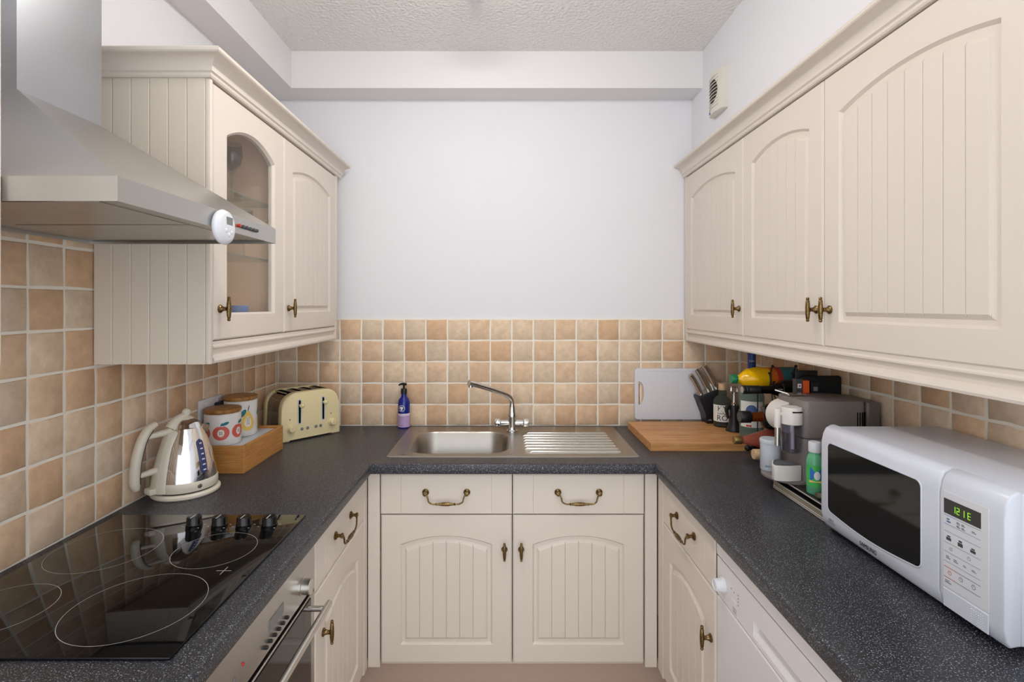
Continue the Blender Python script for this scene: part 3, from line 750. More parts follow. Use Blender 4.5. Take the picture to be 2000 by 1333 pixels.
# ---------------------------------------------------------------- wall socket behind the canisters
t = thing('wall_socket', 'white double wall socket on tiles behind canisters', 'socket', (XL, 1.895, 1.105), R(90))
B().box(-0.074, 0.074, -0.009, 0.0, -0.043, 0.043, 0.003, 2).obj('plate', 'white', t)
for s in (-1, 1):
    B().box(s*0.036-0.006, s*0.036+0.006, -0.0125, -0.008, 0.016, 0.034, 0.0015, 1).obj('switch', 'white', t)
    b = B(); b.box(s*0.036-0.003, s*0.036+0.003, -0.0093, -0.0085, 0.002, 0.010); b.box(s*0.036-0.014, s*0.036-0.007, -0.0093, -0.0085, -0.014, -0.010); b.box(s*0.036+0.007, s*0.036+0.014, -0.0093, -0.0085, -0.014, -0.010); b.obj('pin_holes', 'gap', t)
p = B().box(0.012, 0.058, -0.035, -0.0095, -0.02, 0.022, 0.006, 2).obj('plug', 'black', None, (XL, 1.895, 1.105), R(90))
tag(p, 'black mains plug pushed into the double socket', 'plug')

# ---------------------------------------------------------------- kettle (handle along local -y)
t = thing('electric_kettle', 'cream and chrome jug kettle beside the tiled wall', 'kettle', (-0.985, 1.597, WT), R(-30))
B().lathe([(0, 0), (0.090, 0), (0.094, 0.004), (0.094, 0.010), (0.089, 0.015), (0.06, 0.016), (0, 0.016)], 48).obj('power_base', 'kcream', t)
B().lathe([(0, 0.016), (0.082, 0.016), (0.083, 0.0195), (0, 0.0195)], 48).obj('base_gap', 'black', t)
B().lathe([(0, 0.0195), (0.085, 0.0195), (0.087, 0.023), (0.0865, 0.045), (0.085, 0.048), (0, 0.048)], 48).obj('lower_band', 'kcream', t, ang=50)
def kr(z):   # body radius
    P = [(0.048, 0.0845), (0.07, 0.0815), (0.10, 0.0755), (0.13, 0.068), (0.16, 0.0585), (0.185, 0.049), (0.20, 0.043)]
    for (z0, r0), (z1, r1) in zip(P[:-1], P[1:]):
        if z <= z1: return r0+(r1-r0)*max(0, (z-z0)/(z1-z0))
    return P[-1][1]
B().lathe([(0, 0.048)]+[(kr(z), z) for z in [0.048+0.152*k/16 for k in range(17)]]+[(0, 0.2)], 64).obj('body', 'chrome', t, ang=60)
lid = B().lathe([(0, 0.2), (0.0425, 0.2), (0.0405, 0.2025), (0.037, 0.212), (0.030, 0.221), (0.022, 0.226), (0, 0.227)], 40).obj('lid', 'chrome', t, ang=60)
B().lathe([(0, 0.226), (0.021, 0.226), (0.017, 0.231), (0.007, 0.234), (0.006, 0.238), (0, 0.238)], 24).sphere((0, 0, 0.245), 0.0125, 20).obj('lid_knob', 'kcream', lid, ang=60)
# cream spine on the handle side, over the shoulder up to the lid
rowsv = []
for z in [0.022+0.188*k/20 for k in range(21)]:
    r = (kr(z) if z > 0.048 else 0.0865)+0.0045; r = r if z < 0.19 else r-0.02*(z-0.19)/0.02
    w = 0.42 if z < 0.15 else 0.42+(z-0.15)*3.5
    rowsv.append([(r*math.sin(w*(k/6-1)), -r*math.cos(w*(k/6-1))-(0.006 if 2 < k < 10 else 0.003 if 0 < k < 12 else -0.004), z) for k in range(13)])
B().grid(rowsv).obj('spine', 'kcream', t, ang=60)
B().tube([(0, -0.046, 0.203), (0, -0.034, 0.219), (0, -0.018, 0.231), (0, 0.0, 0.235)], [0.016, 0.0145, 0.012, 0.009], 12, smooth=3, up=(0, 0, 1)).obj('shoulder', 'kcream', t, ang=60)
hpz = [(0, -0.086, 0.226), (0, -0.108, 0.212), (0, -0.126, 0.180), (0, -0.138, 0.135), (0, -0.143, 0.095), (0, -0.143, 0.062), (0, -0.138, 0.046)]
h = B().tube(hpz, [0.008, 0.0115, 0.0125, 0.013, 0.013, 0.0125, 0.009], 14, smooth=4, flat=1.25, up=(0, 1, 0)).obj('handle', 'kcream', t, ang=60)
B().tube([(0, p[1]+0.0095, p[2]) for p in hpz[1:-1]], 0.0062, 10, smooth=4, flat=1.6, up=(0, 1, 0)).obj('grip_strip', 'darkgrey', h, ang=60)
for z, y0, y1 in ((0.19, -0.046, -0.118), (0.083, -0.075, -0.136)):
    B().tube([(0, y0, z+0.006), (0, y1, z)], [0.011, 0.0075], 14).obj('bracket', 'kcream', h, ang=60)
B().box(-0.017, 0.017, -0.112, -0.080, 0.022, 0.040, 0.004, 2).obj('switch', 'kcream', t)
# water gauge facing the room
ga = R(97)                                  # angle round the body measured from local -y
def kp(a, z, off): r = kr(z)+off; return (r*math.sin(a), -r*math.cos(a), z)
rowsv = []
for k in range(17):
    z = 0.066+0.102*k/16; e = min(1, math.sqrt(max(0, 1-((abs(z-0.117)-0.040)/0.011)**2)) if abs(z-0.117) > 0.040 else 1)
    hw = max(0.001, 0.0105*e)/kr(z)
    rowsv.append([kp(ga+hw*q/3, z, 0.0022-0.0012*(abs(q) == 3)) for q in range(-3, 4)])
g = B().grid(rowsv).obj('water_gauge', 'gauge', t, ang=60)
for k in range(6):
    z = 0.076+0.0155*k
    B().grid([[kp(ga-0.05, z, 0.0026), kp(ga+0.07, z, 0.0026)], [kp(ga-0.05, z+0.0035, 0.0026), kp(ga+0.07, z+0.0035, 0.0026)]]).obj('level_mark', 'white', g)
B().lathe([(0, 0), (0.0065, 0), (0.0065, 0.0015), (0.005, 0.002), (0, 0.0015)], 16, Matrix.Translation((0.0868*math.sin(R(85)), -0.0868*math.cos(R(85)), 0.034)) @ Matrix.Rotation(R(85), 4, 'Z') @ AX['-y']).obj('emblem', 'satin', t)
rowsv = []
for k in range(7):
    z = 0.165+0.03*k/6; w = 0.30+0.05*k/6; r = kr(z)+0.002+0.018*(k/6)**1.5
    rowsv.append([((r*math.cos(w*(q/4-1))+0.0)*math.sin(0)+r*math.sin(w*(q/4-1)), r*math.cos(w*(q/4-1))*1.0, z) for q in range(9)])
B().grid(rowsv).obj('spout', 'chrome', t, ang=60)

# ---------------------------------------------------------------- tray with two canisters
t = thing('bamboo_tray', 'bamboo box tray holding the two fruit canisters', 'tray', (-0.984, 1.918, WT))
a, c, d0, d1 = -0.098, 0.094, -0.156, 0.156
b = B(); th = 0.012
b.box(a, c, d0, d0+th, 0, 0.094, 0.0015, 1); b.box(a, c, d1-th, d1, 0, 0.094, 0.0015, 1); b.box(a, a+th, d0+th, d1-th, 0, 0.094, 0.0015, 1); b.box(c-th, c, d0+th, d1-th, 0, 0.094, 0.0015, 1)
b.obj('frame', 'bamboo', t)
B().box(a+th, c-th, d0+th, d1-th, 0.0, 0.084).obj('inset_top', 'tin', t)
def canister(label, x, y, h, art):
    t = thing('storage_canister', label, 'canister', (x, y, WT+0.0845))
    r = 0.0595
    B().lathe([(0, 0), (r-0.003, 0), (r, 0.003), (r, h-0.018), (r-0.002, h-0.016), (0, h-0.016)], 56).obj('jar', 'canister', t, ang=50)
    B().lathe([(0, h-0.016), (r-0.006, h-0.016), (r-0.006, h-0.012), (r, h-0.012), (r+0.0015, h-0.009), (r+0.0015, h-0.002), (r-0.001, h), (0, h)], 56).obj('lid', 'lidwood', t, ang=50)
    art(t, r, h); return t
def apple(t, r, ang, z, s):
    m = Matrix.Rotation(ang, 4, 'Z')
    out = [(s*math.cos(a)*(1.02), z+s*0.94*math.sin(a)-(0.10*s if abs(math.cos(a)) < 0.35 and math.sin(a) > 0 else 0)) for a in [2*PI*k/32 for k in range(32)]]
    decal('apple_print', out, 'p_red', t, r, 0.0004, mtx=m)
    decal('apple_core', ell(0, z-0.02*s, s*0.42, s*0.5), 'p_cream', t, r, 0.0008, mtx=m)
    for dx, dz in ((-0.1, 0.1), (0.1, 0.1), (-0.1, -0.12), (0.1, -0.12)): decal('seed_print', ell(dx*s, z+dz*s, 0.05*s, 0.09*s, 8), 'p_navy', t, r, 0.0012, 2, mtx=m)
    decal('leaf_print', ell(0.5*s, z+1.18*s, 0.48*s, 0.2*s, 16, 0.35), 'p_teal', t, r, 0.0009, 3, mtx=m)
    decal('stem_print', ell(0.06*s, z+1.1*s, 0.05*s, 0.3*s, 8, -0.35), 'p_navy', t, r, 0.0010, 2, mtx=m)
view1 = math.atan2(1.01, 1.85)             # facing the middle of the room
def art_apples(t, r, h):
    for k in (-2, -1, 0, 1, 2): apple(t, r, view1-0.1+k*1.05, h*0.37, 0.0265)
def art_pears(t, r, h):
    for k in (-1, 0, 1):
        m = Matrix.Rotation(view1+0.42+k*1.25, 4, 'Z'); z = h*0.40
        out = []
        for q in range(32):
            a = 2*PI*q/32; rad = 0.027*(1-0.22*math.sin(a)); x = rad*math.cos(a)*(0.95 if math.sin(a) < 0 else 0.95-0.42*math.sin(a)); zz = rad*math.sin(a)*(1.0 if math.sin(a) < 0 else 2.0)
            out.append((x, z-0.006+zz))
        decal('pear_print', out, 'p_yellow', t, r, 0.0004, mtx=m, c=(0, z))
        decal('pear_core', [(x*0.5, z-0.006+(zz-z+0.006)*0.55) for x, zz in out], 'p_cream', t, r, 0.0008, mtx=m, c=(0, z))
        for q in range(4):
            for sx in (-1, 1): decal('seed_print', ell(sx*0.003, z-0.012+q*0.007, 0.0012, 0.0024, 8), 'p_navy', t, r, 0.0012, 2, mtx=m)
        decal('leaf_print', ell(-0.018, z+0.028, 0.017, 0.008, 16, 0.95), 'p_teal', t, r, 0.0009, 3, mtx=m)
        decal('stem_print', ell(0.002, z+0.046, 0.0016, 0.012, 8, -0.2), 'p_navy', t, r, 0.0010, 2, mtx=m)
canister('white canister printed with red apples, wooden lid', -1.008, 1.846, 0.126, art_apples)
canister('taller white canister printed with yellow pears, wooden lid', -1.010, 1.972, 0.148, art_pears)

# ---------------------------------------------------------------- toaster (local x along the front, y to the back)
TA = R(48)
t = thing('toaster', 'cream four-slot toaster with steel sides in the corner', 'toaster', (-0.925, 2.145, WT), TA)
TL, TD, TH = 0.262, 0.178, 0.205
def prof(ins, n=8):
    r = 0.062; P = []
    x0, x1, z1 = ins, TL-ins, TH-ins
    P += [(x0-0.006+0.0, 0.012)]
    P += [(x0+r+r*math.cos(R(180-90*k/n)), z1-r+r*math.sin(R(180-90*k/n))) for k in range(n+1)]
    P += [(x1-r+r*math.cos(R(90-90*k/n)), z1-r+r*math.sin(R(90-90*k/n))) for k in range(n+1)]
    P += [(x1+0.006, 0.012)]
    return P
def endcap(y0, y1, name):
    # a cream pressed panel with a rounded rim and cut-out foot
    P = prof(0.0); P = P+[(TL+0.004, 0.0), (TL-0.035, 0.0), (TL-0.042, 0.014), (0.042, 0.014), (0.035, 0.0), (-0.004, 0.0)]
    return B().prism(P, 'y', y0, y1, 0.007, 3).obj(name, 'tcream', t, ang=40)
fc = endcap(0.0, 0.034, 'front_panel'); endcap(TD-0.024, TD, 'back_panel')
P = prof(0.006)
B().prism(P, 'y', 0.03, TD-0.02).obj('steel_wrap', mat('toaster_steel', (150, 140, 128), 0.16, 1.0), t, ang=40)
for k in range(4):
    x = 0.052+k*0.0527
    B().box(x-0.013, x+0.013, 0.042, TD-0.032, TH-0.009, TH-0.0045).obj('slot', 'gap', t)
    b = B()
    for s in (-1, 1): b.box(x+s*0.0135-0.0012, x+s*0.0135+0.0012, 0.040, TD-0.030, TH-0.008, TH-0.003)
    b.box(x-0.013, x+0.013, TD-0.032, TD-0.029, TH-0.008, TH-0.003); b.obj('slot_rim', 'satin', t)
for k, x in enumerate((0.076, 0.184)):
    sl_ = B().prism(rrect(x-0.0085, x+0.0085, 0.068, 0.176, 0.0084, 6), 'y', -0.0015, 0.004).obj('lever_track', 'tin', fc)
    B().prism(rrect(x-0.0042, x+0.0042, 0.073, 0.171, 0.0041, 5), 'y', -0.0022, 0.003).obj('lever_slot', 'gap', sl_)
    B().tube([(x, 0, 0.150), (x, -0.014, 0.150)], 0.004, 10).sphere((x+0.002, -0.018, 0.150), 0.0105, 18).obj('lever_knob', 'tcream', fc, ang=60)
for x in (0.038, 0.226):
    k_ = B().lathe([(0, 0), (0.017, 0), (0.0175, 0.004), (0.0145, 0.007), (0.0135, 0.017), (0.011, 0.019), (0, 0.0195)], 24, T(x, 0, 0.055, '-y')).obj('browning_dial', 'tcream', fc)
    B().box(x-0.002, x+0.002, -0.0215, -0.018, 0.044, 0.066, 0.001, 1).obj('dial_grip', 'tcream', k_)
    B().lathe([(0, 0), (0.0022, 0), (0.0022, 0.001), (0, 0.001)], 10, T(x-0.004, 0, 0.094, '-y')).obj('indicator', 'ink', fc)
for x in (0.086, 0.112, 0.150, 0.172):
    B().lathe([(0, 0), (0.0065, 0), (0.0065, 0.002), (0.0048, 0.0035), (0, 0.0035)], 18, T(x, 0, 0.047, '-y')).obj('push_button', 'grey', fc)

# ---------------------------------------------------------------- soap bottle
t = thing('soap_dispenser', 'cobalt blue pump bottle with lilac label by the sink', 'soap bottle', (-0.474, 2.435, WT), R(-12))
B().lathe([(0, 0), (0.026, 0), (0.028, 0.003), (0.028, 0.118), (0.025, 0.132), (0.016, 0.143), (0.0125, 0.150), (0.0125, 0.160), (0, 0.160)], 36).obj('bottle', 'cobalt', t, ang=50)
b = B(); n = 40
b.grid([[(0.0284*math.cos(2*PI*k/n), 0.0284*math.sin(2*PI*k/n), z) for k in range(n+1)] for z in (0.006, 0.066)]).obj('label', 'lilac', t)
b = B(); b.grid([[(0.0285*math.cos(2*PI*k/n), 0.0285*math.sin(2*PI*k/n), z) for k in range(n+1)] for z in (0.060, 0.070)]).obj('label_band', mat('lilac_pale', (222, 210, 226), 0.45), t)
for k in range(3): decal('print_line', rrect(-0.012+0.002*k, 0.012-0.002*k, 0.053-k*0.006, 0.0548-k*0.006, 0.0006, 2), 'grey', t, 0.0284, 0.0004, 2)
decal('print_line', rrect(-0.007, 0.007, 0.014, 0.017, 0.0006, 2), 'grey', t, 0.0284, 0.0004, 2)
decal('emblem_ring', ell(0, 0.094, 0.0155, 0.0155), 'label_white', t, 0.028, 0.0004)
decal('emblem_field', ell(0, 0.094, 0.0135, 0.0135), 'cobalt', t, 0.028, 0.0008)
decal('emblem_tree', ell(0, 0.097, 0.0085, 0.0055), 'label_white', t, 0.028, 0.0012)
decal('emblem_trunk', rrect(-0.0022, 0.0022, 0.086, 0.097, 0.001, 2), 'label_white', t, 0.028, 0.0012)
decal('emblem_ground', ell(0, 0.087, 0.006, 0.002), 'label_white', t, 0.028, 0.0012)
pm = B().lathe([(0, 0.160), (0.0145, 0.160), (0.0145, 0.180), (0.012, 0.184), (0.005, 0.186), (0.005, 0.200), (0, 0.200)], 24).obj('pump_collar', 'black', t)
B().tube([(0.012, 0.0, 0.204), (-0.004, 0, 0.2055), (-0.018, 0, 0.203), (-0.026, 0, 0.198)], [0.006, 0.006, 0.0045, 0.003], 10, smooth=3).obj('pump_spout', 'black', pm)

# ---------------------------------------------------------------- chopping boards
def block_wood():
    m = mat('butcher_block', (196, 140, 84), 0.45)
    n, l, p = nodes(m)
    t = noise(m, 5, 6, vec_scale=(1.2, 16, 16), rough=0.6)
    r = ramp(m, t.outputs['Fac'], [(0.25, (164, 106, 58)), (0.5, (200, 146, 90)), (0.75, (222, 172, 116))])
    l.new(r.outputs[0], p.inputs['Base Color']); return m
MT['block'] = block_wood()
BX, BXE, BYF, BYB = 0.577, 1.07, 2.035, 2.41
BT = WT+0.033
t = thing('chopping_board', 'thick wooden butcher-block chopping board lying on the worktop', 'chopping board', (BX, BYF, WT))
n = 9; dy = (BYB-BYF)/n
for k in range(n):
    m_ = B().box(0, BXE-BX, k*dy+0.0001, (k+1)*dy-0.0001, 0, 0.033, 0.0012, 1).obj('stave', MT['block'], t)
    m_.data.transform(Matrix.Translation((0, 0, 0)))
t = thing('cutting_board', 'white plastic cutting board standing against the tiled back wall', 'cutting board', (0.622, 2.4665, BT), 0)
O = rrect(0, 0.345, 0.0, 0.243, 0.014, 5)
H = []                                      # D-shaped hand hole on the left
for k in range(13):
    a = R(-90+180*k/12); H.append((0.017+0.026*max(0, math.cos(a))**0.7, 0.125+0.056*math.sin(a)))
b = B()
def ring(y): return [b.bm.verts.new((x, y, z)) for x, z in O], [b.bm.verts.new((x, y, z)) for x, z in H]
fo, fh = ring(-0.010); bo, bh = ring(0.0)
for A, C in ((fo, bo), (fh, bh)):
    for i in range(len(A)): b.bm.faces.new((A[i], A[(i+1) % len(A)], C[(i+1) % len(C)], C[i]))
for A, C in ((fo, fh), (bo, bh)):
    es = [b.bm.edges.get((A[i], A[(i+1) % len(A)])) for i in range(len(A))]+[b.bm.edges.get((C[i], C[(i+1) % len(C)])) for i in range(len(C))]
    bmesh.ops.triangle_fill(b.bm, use_beauty=True, edges=es)
b.obj('board', 'board_white', t, ang=30)
g = rrect(0.010, 0.335, 0.010, 0.233, 0.016, 5)
b = B(); b.tube([(x, -0.0100, z) for x, z in g], 0.0012, 6, closed=True); b.obj('groove_edge', 'board_white', t)
g = rrect(0.012+0.05, 0.327, 0.018, 0.225, 0.016, 5)

# ---------------------------------------------------------------- knife block and knives
KX, KY = 0.932, 2.366
t = thing('knife_block', 'black curved knife block with steel top plate on chopping board', 'knife block', (KX, KY, BT))
P = [(0.0, 0.0), (0.088, 0.0), (0.092, 0.10), (0.088, 0.172), (-0.038, 0.122), (-0.036, 0.112), (-0.018, 0.078), (-0.006, 0.04)]
B().prism(P, 'y', 0, 0.076, 0.003, 2).obj('body', 'black', t)
u = Vector((0.126, 0.05)).normalized(); nn = Vector((-u.y, u.x))
a = Vector((-0.036, 0.1235))
q = [a+u*0.004, a+u*0.128, a+u*0.128+nn*0.003, a+u*0.004+nn*0.003]
B().prism([(p.x, p.y) for p in q], 'y', 0.003, 0.073).obj('top_plate', 'satin', t)
B().box(0.004, 0.02, -0.0006, 0.001, 0.014, 0.020).obj('badge', 'grey', t)
kd = Vector((-0.50, 0, 0.865))
for k, (du, yy, ln, wd) in enumerate(((0.016, 0.018, 0.098, 0.012), (0.026, 0.052, 0.095, 0.012), (0.058, 0.030, 0.112, 0.0135), (0.094, 0.022, 0.115, 0.015), (0.090, 0.056, 0.110, 0.015))):
    base = Vector((KX+a.x+u.x*du, KY+yy, BT+a.y+u.y*du+0.003))
    e = base+kd*ln
    kt = thing('kitchen_knife', ('steel-handled kitchen knife with short handle in knife block', 'steel-handled kitchen knife in knife block')[k > 1], 'knife', base, 0, 'steel knives in the knife block')
    if k < 2: kt['group'] = 'short steel knives in the knife block'
    h = B().tube([(0, 0, 0), kd*ln*0.3+Vector((0.0015, 0, 0)), kd*ln*0.7+Vector((0.003, 0, 0)), kd*ln], [wd*0.75, wd*0.95, wd, wd*0.85], 12, smooth=3, flat=0.62, up=(1, 0, 0.4)).obj('handle', 'satin', kt, ang=50)
    B().tube([kd*(ln-0.002), kd*(ln+0.0025)], wd*0.86, 12, flat=0.62, up=(1, 0, 0.4)).obj('end_cap', 'chrome', h)

# ---------------------------------------------------------------- clear gin bottle with lettering
t = thing('gin_bottle', 'clear round bottle with cork stopper and white lettered label', 'bottle', (0.981, 2.320, BT), R(-23))
r = 0.0385
B().lathe([(0, 0), (r-0.004, 0), (r, 0.005), (r, 0.112), (r-0.003, 0.122), (0.026, 0.133), (0.0165, 0.139), (0.0155, 0.158), (0.018, 0.160), (0.018, 0.166), (0, 0.166)], 44).obj('glass', 'bottle_clear', t, ang=50)
B().lathe([(0, 0.163), (0.0165, 0.163), (0.0165, 0.190), (0.0155, 0.192), (0, 0.192)], 28).obj('stopper', 'cork', t)
b = B(); n = 32
b.grid([[((r+0.0004)*math.sin(2.2*(k/n-0.5)*1.15), -(r+0.0004)*math.cos(2.2*(k/n-0.5)*1.15), z) for k in range(n+1)] for z in (0.026, 0.100)]).obj('label', 'label_white', t)
for s_, z, sz in (('KY', 0.083, 0.034), ('NAPUE', 0.0625, 0.013), ('R\u00d6', 0.042, 0.034)):
    text_mesh('lettering', s_, sz, 'ink', t, T(0, 0, z), bend=r+0.0006)

# ---------------------------------------------------------------- winged corkscrew
t = thing('corkscrew', 'black winged corkscrew standing on chopping board', 'corkscrew', (0.994, 2.230, BT))
B().lathe([(0, 0), (0.034, 0), (0.035, 0.003), (0.030, 0.012), (0.022, 0.035), (0.018, 0.07), (0.0165, 0.108), (0.012, 0.112), (0, 0.112)], 28).obj('bell', 'black', t, ang=50)
for s in (-1, 1):
    b = B(); b.tube([(s*0.014, 0, 0.104), (s*0.026, 0, 0.108), (s*0.033, 0, 0.098), (s*0.031, 0, 0.08), (s*0.025, 0, 0.055)], [0.006, 0.008, 0.0085, 0.007, 0.005], 10, smooth=3)
    b.lathe([(0, -0.006), (0.008, -0.006), (0.008, 0.006), (0, 0.006)], 16, T(s*0.027, 0, 0.1, 'y')); b.obj('wing', 'black', t, ang=50)
    B().lathe([(0, 0), (0.0028, 0), (0.0028, 0.0015), (0, 0.0015)], 12, T(s*0.027, -0.006, 0.1, '-y')).obj('rivet', 'chrome', t)
B().lathe([(0, 0.112), (0.011, 0.112), (0.011, 0.118), (0.007, 0.120), (0.0045, 0.124), (0.0045, 0.168), (0, 0.168)], 16).obj('shaft', 'chrome', t)
B().lathe([(0, 0.117), (0.0125, 0.117), (0.0125, 0.1205), (0, 0.1205)], 20).obj('brass_ring', 'gold', t)
B().tube([(-0.013, 0, 0.178), (-0.012, 0, 0.168), (0, 0, 0.164), (0.012, 0, 0.168), (0.013, 0, 0.178), (0.010, 0, 0.190), (-0.010, 0, 0.190)], 0.0035, 8, closed=True, smooth=3).obj('opener_loop', 'chrome', t)

# ---------------------------------------------------------------- standing bottle with blue neck
t = thing('spirit_bottle', 'tall teal bottle with navy neck wrap behind the bottle rack', 'bottle', (1.017, 2.12, BT), R(-26))
r = 0.047
B().lathe([(0, 0), (r-0.004, 0), (r, 0.006), (r, 0.172), (r-0.004, 0.19), (0.03, 0.212), (0.018, 0.226), (0.0145, 0.25), (0.014, 0.29), (0, 0.29)], 40).obj('glass', 'bottle_teal', t, ang=50)
B().lathe([(0.0155, 0.268), (0.0158, 0.355), (0.015, 0.36), (0, 0.36)], 28).obj('neck_wrap', 'navy', t)
b = B(); n = 28
b.grid([[((r+0.0005)*math.sin(2.0*(k/n-0.5)), -(r+0.0005)*math.cos(2.0*(k/n-0.5)), z) for k in range(n+1)] for z in (0.05, 0.155)]).obj('label', 'label_white', t)
decal('label_picture', ell(0.0, 0.115, 0.022, 0.026), 'blueprint', t, r, 0.001)
decal('label_mark', rrect(-0.02, 0.0, 0.052, 0.060, 0.001, 2), 'label_red', t, r, 0.001, 2)
text_mesh('lettering', 'GIN', 0.012, 'white', t, T(0, 0, 0.315), bend=0.0162)

# ---------------------------------------------------------------- wire rack with bottles on their sides (necks towards the room)
def lying(name, label, x, y, z, prof, body_mat, parts, group='bottles lying in the wire rack'):
    # prof: (radius, distance from the cap end) along +x
    t = thing(name, label, 'bottle', (x, y, z), 0, group)
    B().lathe([(r_, d) for r_, d in prof], 32, AX['x']).obj('glass', body_mat, t, ang=50)
    for nm, m_, pr in parts: B().lathe(pr, 32, AX['x']).obj(nm, m_, t, ang=50)
    return t
G = 'bottles lying in the wire rack'
XE = 1.112
YJ = (0.858, 1.955, 1.207)
ln = XE-YJ[0]
lying('juice_bottle', 'yellow liqueur bottle with green cap lying in the rack', *YJ, [(0, 0.018), (0.013, 0.018), (0.014, 0.03), (0.024, 0.042), (0.038, 0.062), (0.0445, 0.09), (0.0445, ln-0.008), (0.04, ln), (0, ln)], 'yellow',
      [('cap', 'greencap', [(0, 0), (0.016, 0), (0.0175, 0.002), (0.0175, 0.022), (0, 0.022)]), ('orange_label', 'label_orange', [(0.0448, 0.135), (0.0449, 0.136), (0.0449, 0.168), (0.0448, 0.169)]), ('red_label', 'label_red', [(0.0450, 0.158), (0.0451, 0.159), (0.0451, 0.176), (0.0450, 0.177)]), ('teal_label', 'label_teal', [(0.0449, 0.172), (0.0450, 0.173), (0.0450, ln-0.012), (0.0449, ln-0.011)])])
W1 = (0.854, 1.852, 1.183); ln = XE-W1[0]
lying('wine_bottle', 'dark wine bottle with black ridged screw cap in the rack', *W1, [(0, 0.058), (0.0135, 0.058), (0.0145, 0.10), (0.022, 0.125), (0.034, 0.145), (0.037, 0.165), (0.037, ln-0.004), (0.033, ln), (0, ln)], 'bottle_dark',
      [('screw_cap', 'black', [(0, 0), (0.0145, 0), (0.0155, 0.002), (0.0155, 0.010), (0.0145, 0.011), (0.0155, 0.012), (0.0155, 0.02), (0.0145, 0.021), (0.0152, 0.022), (0.0148, 0.062), (0, 0.062)]), ('cap_end', 'satin', [(0, -0.0006), (0.0125, -0.0006), (0.0125, 0.0005), (0, 0.0005)])])
WH = (0.826, 1.812, 1.094); ln = 1.105-WH[0]
lying('whisky_bottle', 'dark round-shouldered bottle with amber neck and black stopper in rack', *WH, [(0, 0.075), (0.02, 0.078), (0.038, 0.086), (0.045, 0.10), (0.0465, 0.12), (0.0465, ln-0.006), (0.042, ln), (0, ln)], 'bottle_dark',
      [('stopper', 'black', [(0, 0), (0.0195, 0), (0.021, 0.002), (0.021, 0.036), (0.019, 0.038), (0, 0.038)]), ('stopper_end', 'darkgrey', [(0, -0.0006), (0.016, -0.0006), (0.016, 0.0005), (0, 0.0005)]), ('neck', 'bottle_amber', [(0, 0.037), (0.0165, 0.037), (0.0165, 0.07), (0.02, 0.08), (0, 0.08)])])
PK = (0.832, 1.870, 0.998); ln = 1.09-PK[0]
lying('pink_bottle', 'clear bottle of pink spirit with gold cap in the rack', *PK, [(0, 0.026), (0.012, 0.026), (0.013, 0.036), (0.022, 0.07), (0.033, 0.105), (0.0385, 0.125), (0.0385, ln-0.005), (0.035, ln), (0, ln)], 'pink',
      [('cap', 'gold', [(0, 0), (0.0135, 0), (0.0148, 0.002), (0.0148, 0.028), (0, 0.028)]), ('brown_label', mat('brown_label', (140, 74, 64), 0.5), [(0.0388, 0.128), (0.0389, 0.129), (0.0389, 0.155), (0.0388, 0.156)]), ('blue_label', 'label_blue', [(0.0388, 0.156), (0.0390, 0.157), (0.0390, ln-0.03), (0.0388, ln-0.029)])])
CK = (0.862, 1.785, 0.970); ln = 1.09-CK[0]
lying('corked_bottle', 'bottle with pale wooden stopper at the bottom of rack', *CK, [(0, 0.03), (0.014, 0.03), (0.015, 0.06), (0.028, 0.09), (0.034, 0.11), (0.034, ln), (0, ln)], 'bottle_dark',
      [('stopper', 'cork', [(0, 0), (0.0165, 0), (0.018, 0.002), (0.018, 0.034), (0, 0.034)])])
BK = (0.912, 1.955, 0.945); ln = 1.09-BK[0]
lying('stoppered_bottle', 'bottle with small black ball stopper at the bottom of rack', *BK, [(0, 0.03), (0.012, 0.03), (0.013, 0.07), (0.024, 0.10), (0.030, 0.12), (0.030, ln), (0, ln)], 'bottle_dark',
      [('stopper', 'black', [(0, 0), (0.008, 0.002), (0.0115, 0.008), (0.0115, 0.014), (0.008, 0.02), (0.006, 0.032), (0, 0.032)])])
t = thing('wine_rack', 'black wire bottle rack with ball tips on worktop', 'bottle rack', (1.0, 1.86, WT))
def wl_(x, y, z): return (x-1.0, y-1.86, z-WT)
BOT = [(YJ, 0.0445), (W1, 0.037), (WH, 0.0465), (PK, 0.0385), (CK, 0.034), (BK, 0.030)]
for x in (0.985, 1.07):
    for (bx, by, bz), r in BOT:
        b = B(); pts = []
        for k in range(17):
            a = R(-215+250*k/16); pts.append(wl_(x, by+(r+0.0026)*math.cos(a), bz+(r+0.0026)*math.sin(a)))
        b.tube(pts, 0.0022, 8); b.sphere(pts[0], 0.0045, 10); b.sphere(pts[-1], 0.0045, 10)
        b.obj('cradle', 'black', t, ang=60)
    for y, z1 in ((1.7655, 1.06), (2.004, 1.20), (1.9045, 1.262)):
        b = B()
        yb = {1.7655: 1.7475, 2.004: 2.006, 1.9045: 1.868}[y]
        pts = [wl_(x, yb, WT+0.003), wl_(x, yb, WT+0.05), wl_(x, y, z1-0.05), wl_(x, y-0.012 if z1 > 1.2 else y, z1)]
        b.tube(pts, 0.0024, 8, smooth=4); b.sphere(pts[-1], 0.0055, 12)
        b.obj('upright', 'black', t, ang=60)
    B().tube([wl_(x, 1.7475, WT+0.003), wl_(x, 2.006, WT+0.003)], 0.003, 8).obj('foot_wire', 'black', t)
B().tube([wl_(0.985, 2.006, WT+0.003), wl_(1.07, 2.006, WT+0.003)], 0.003, 8).obj('cross_wire', 'black', t)

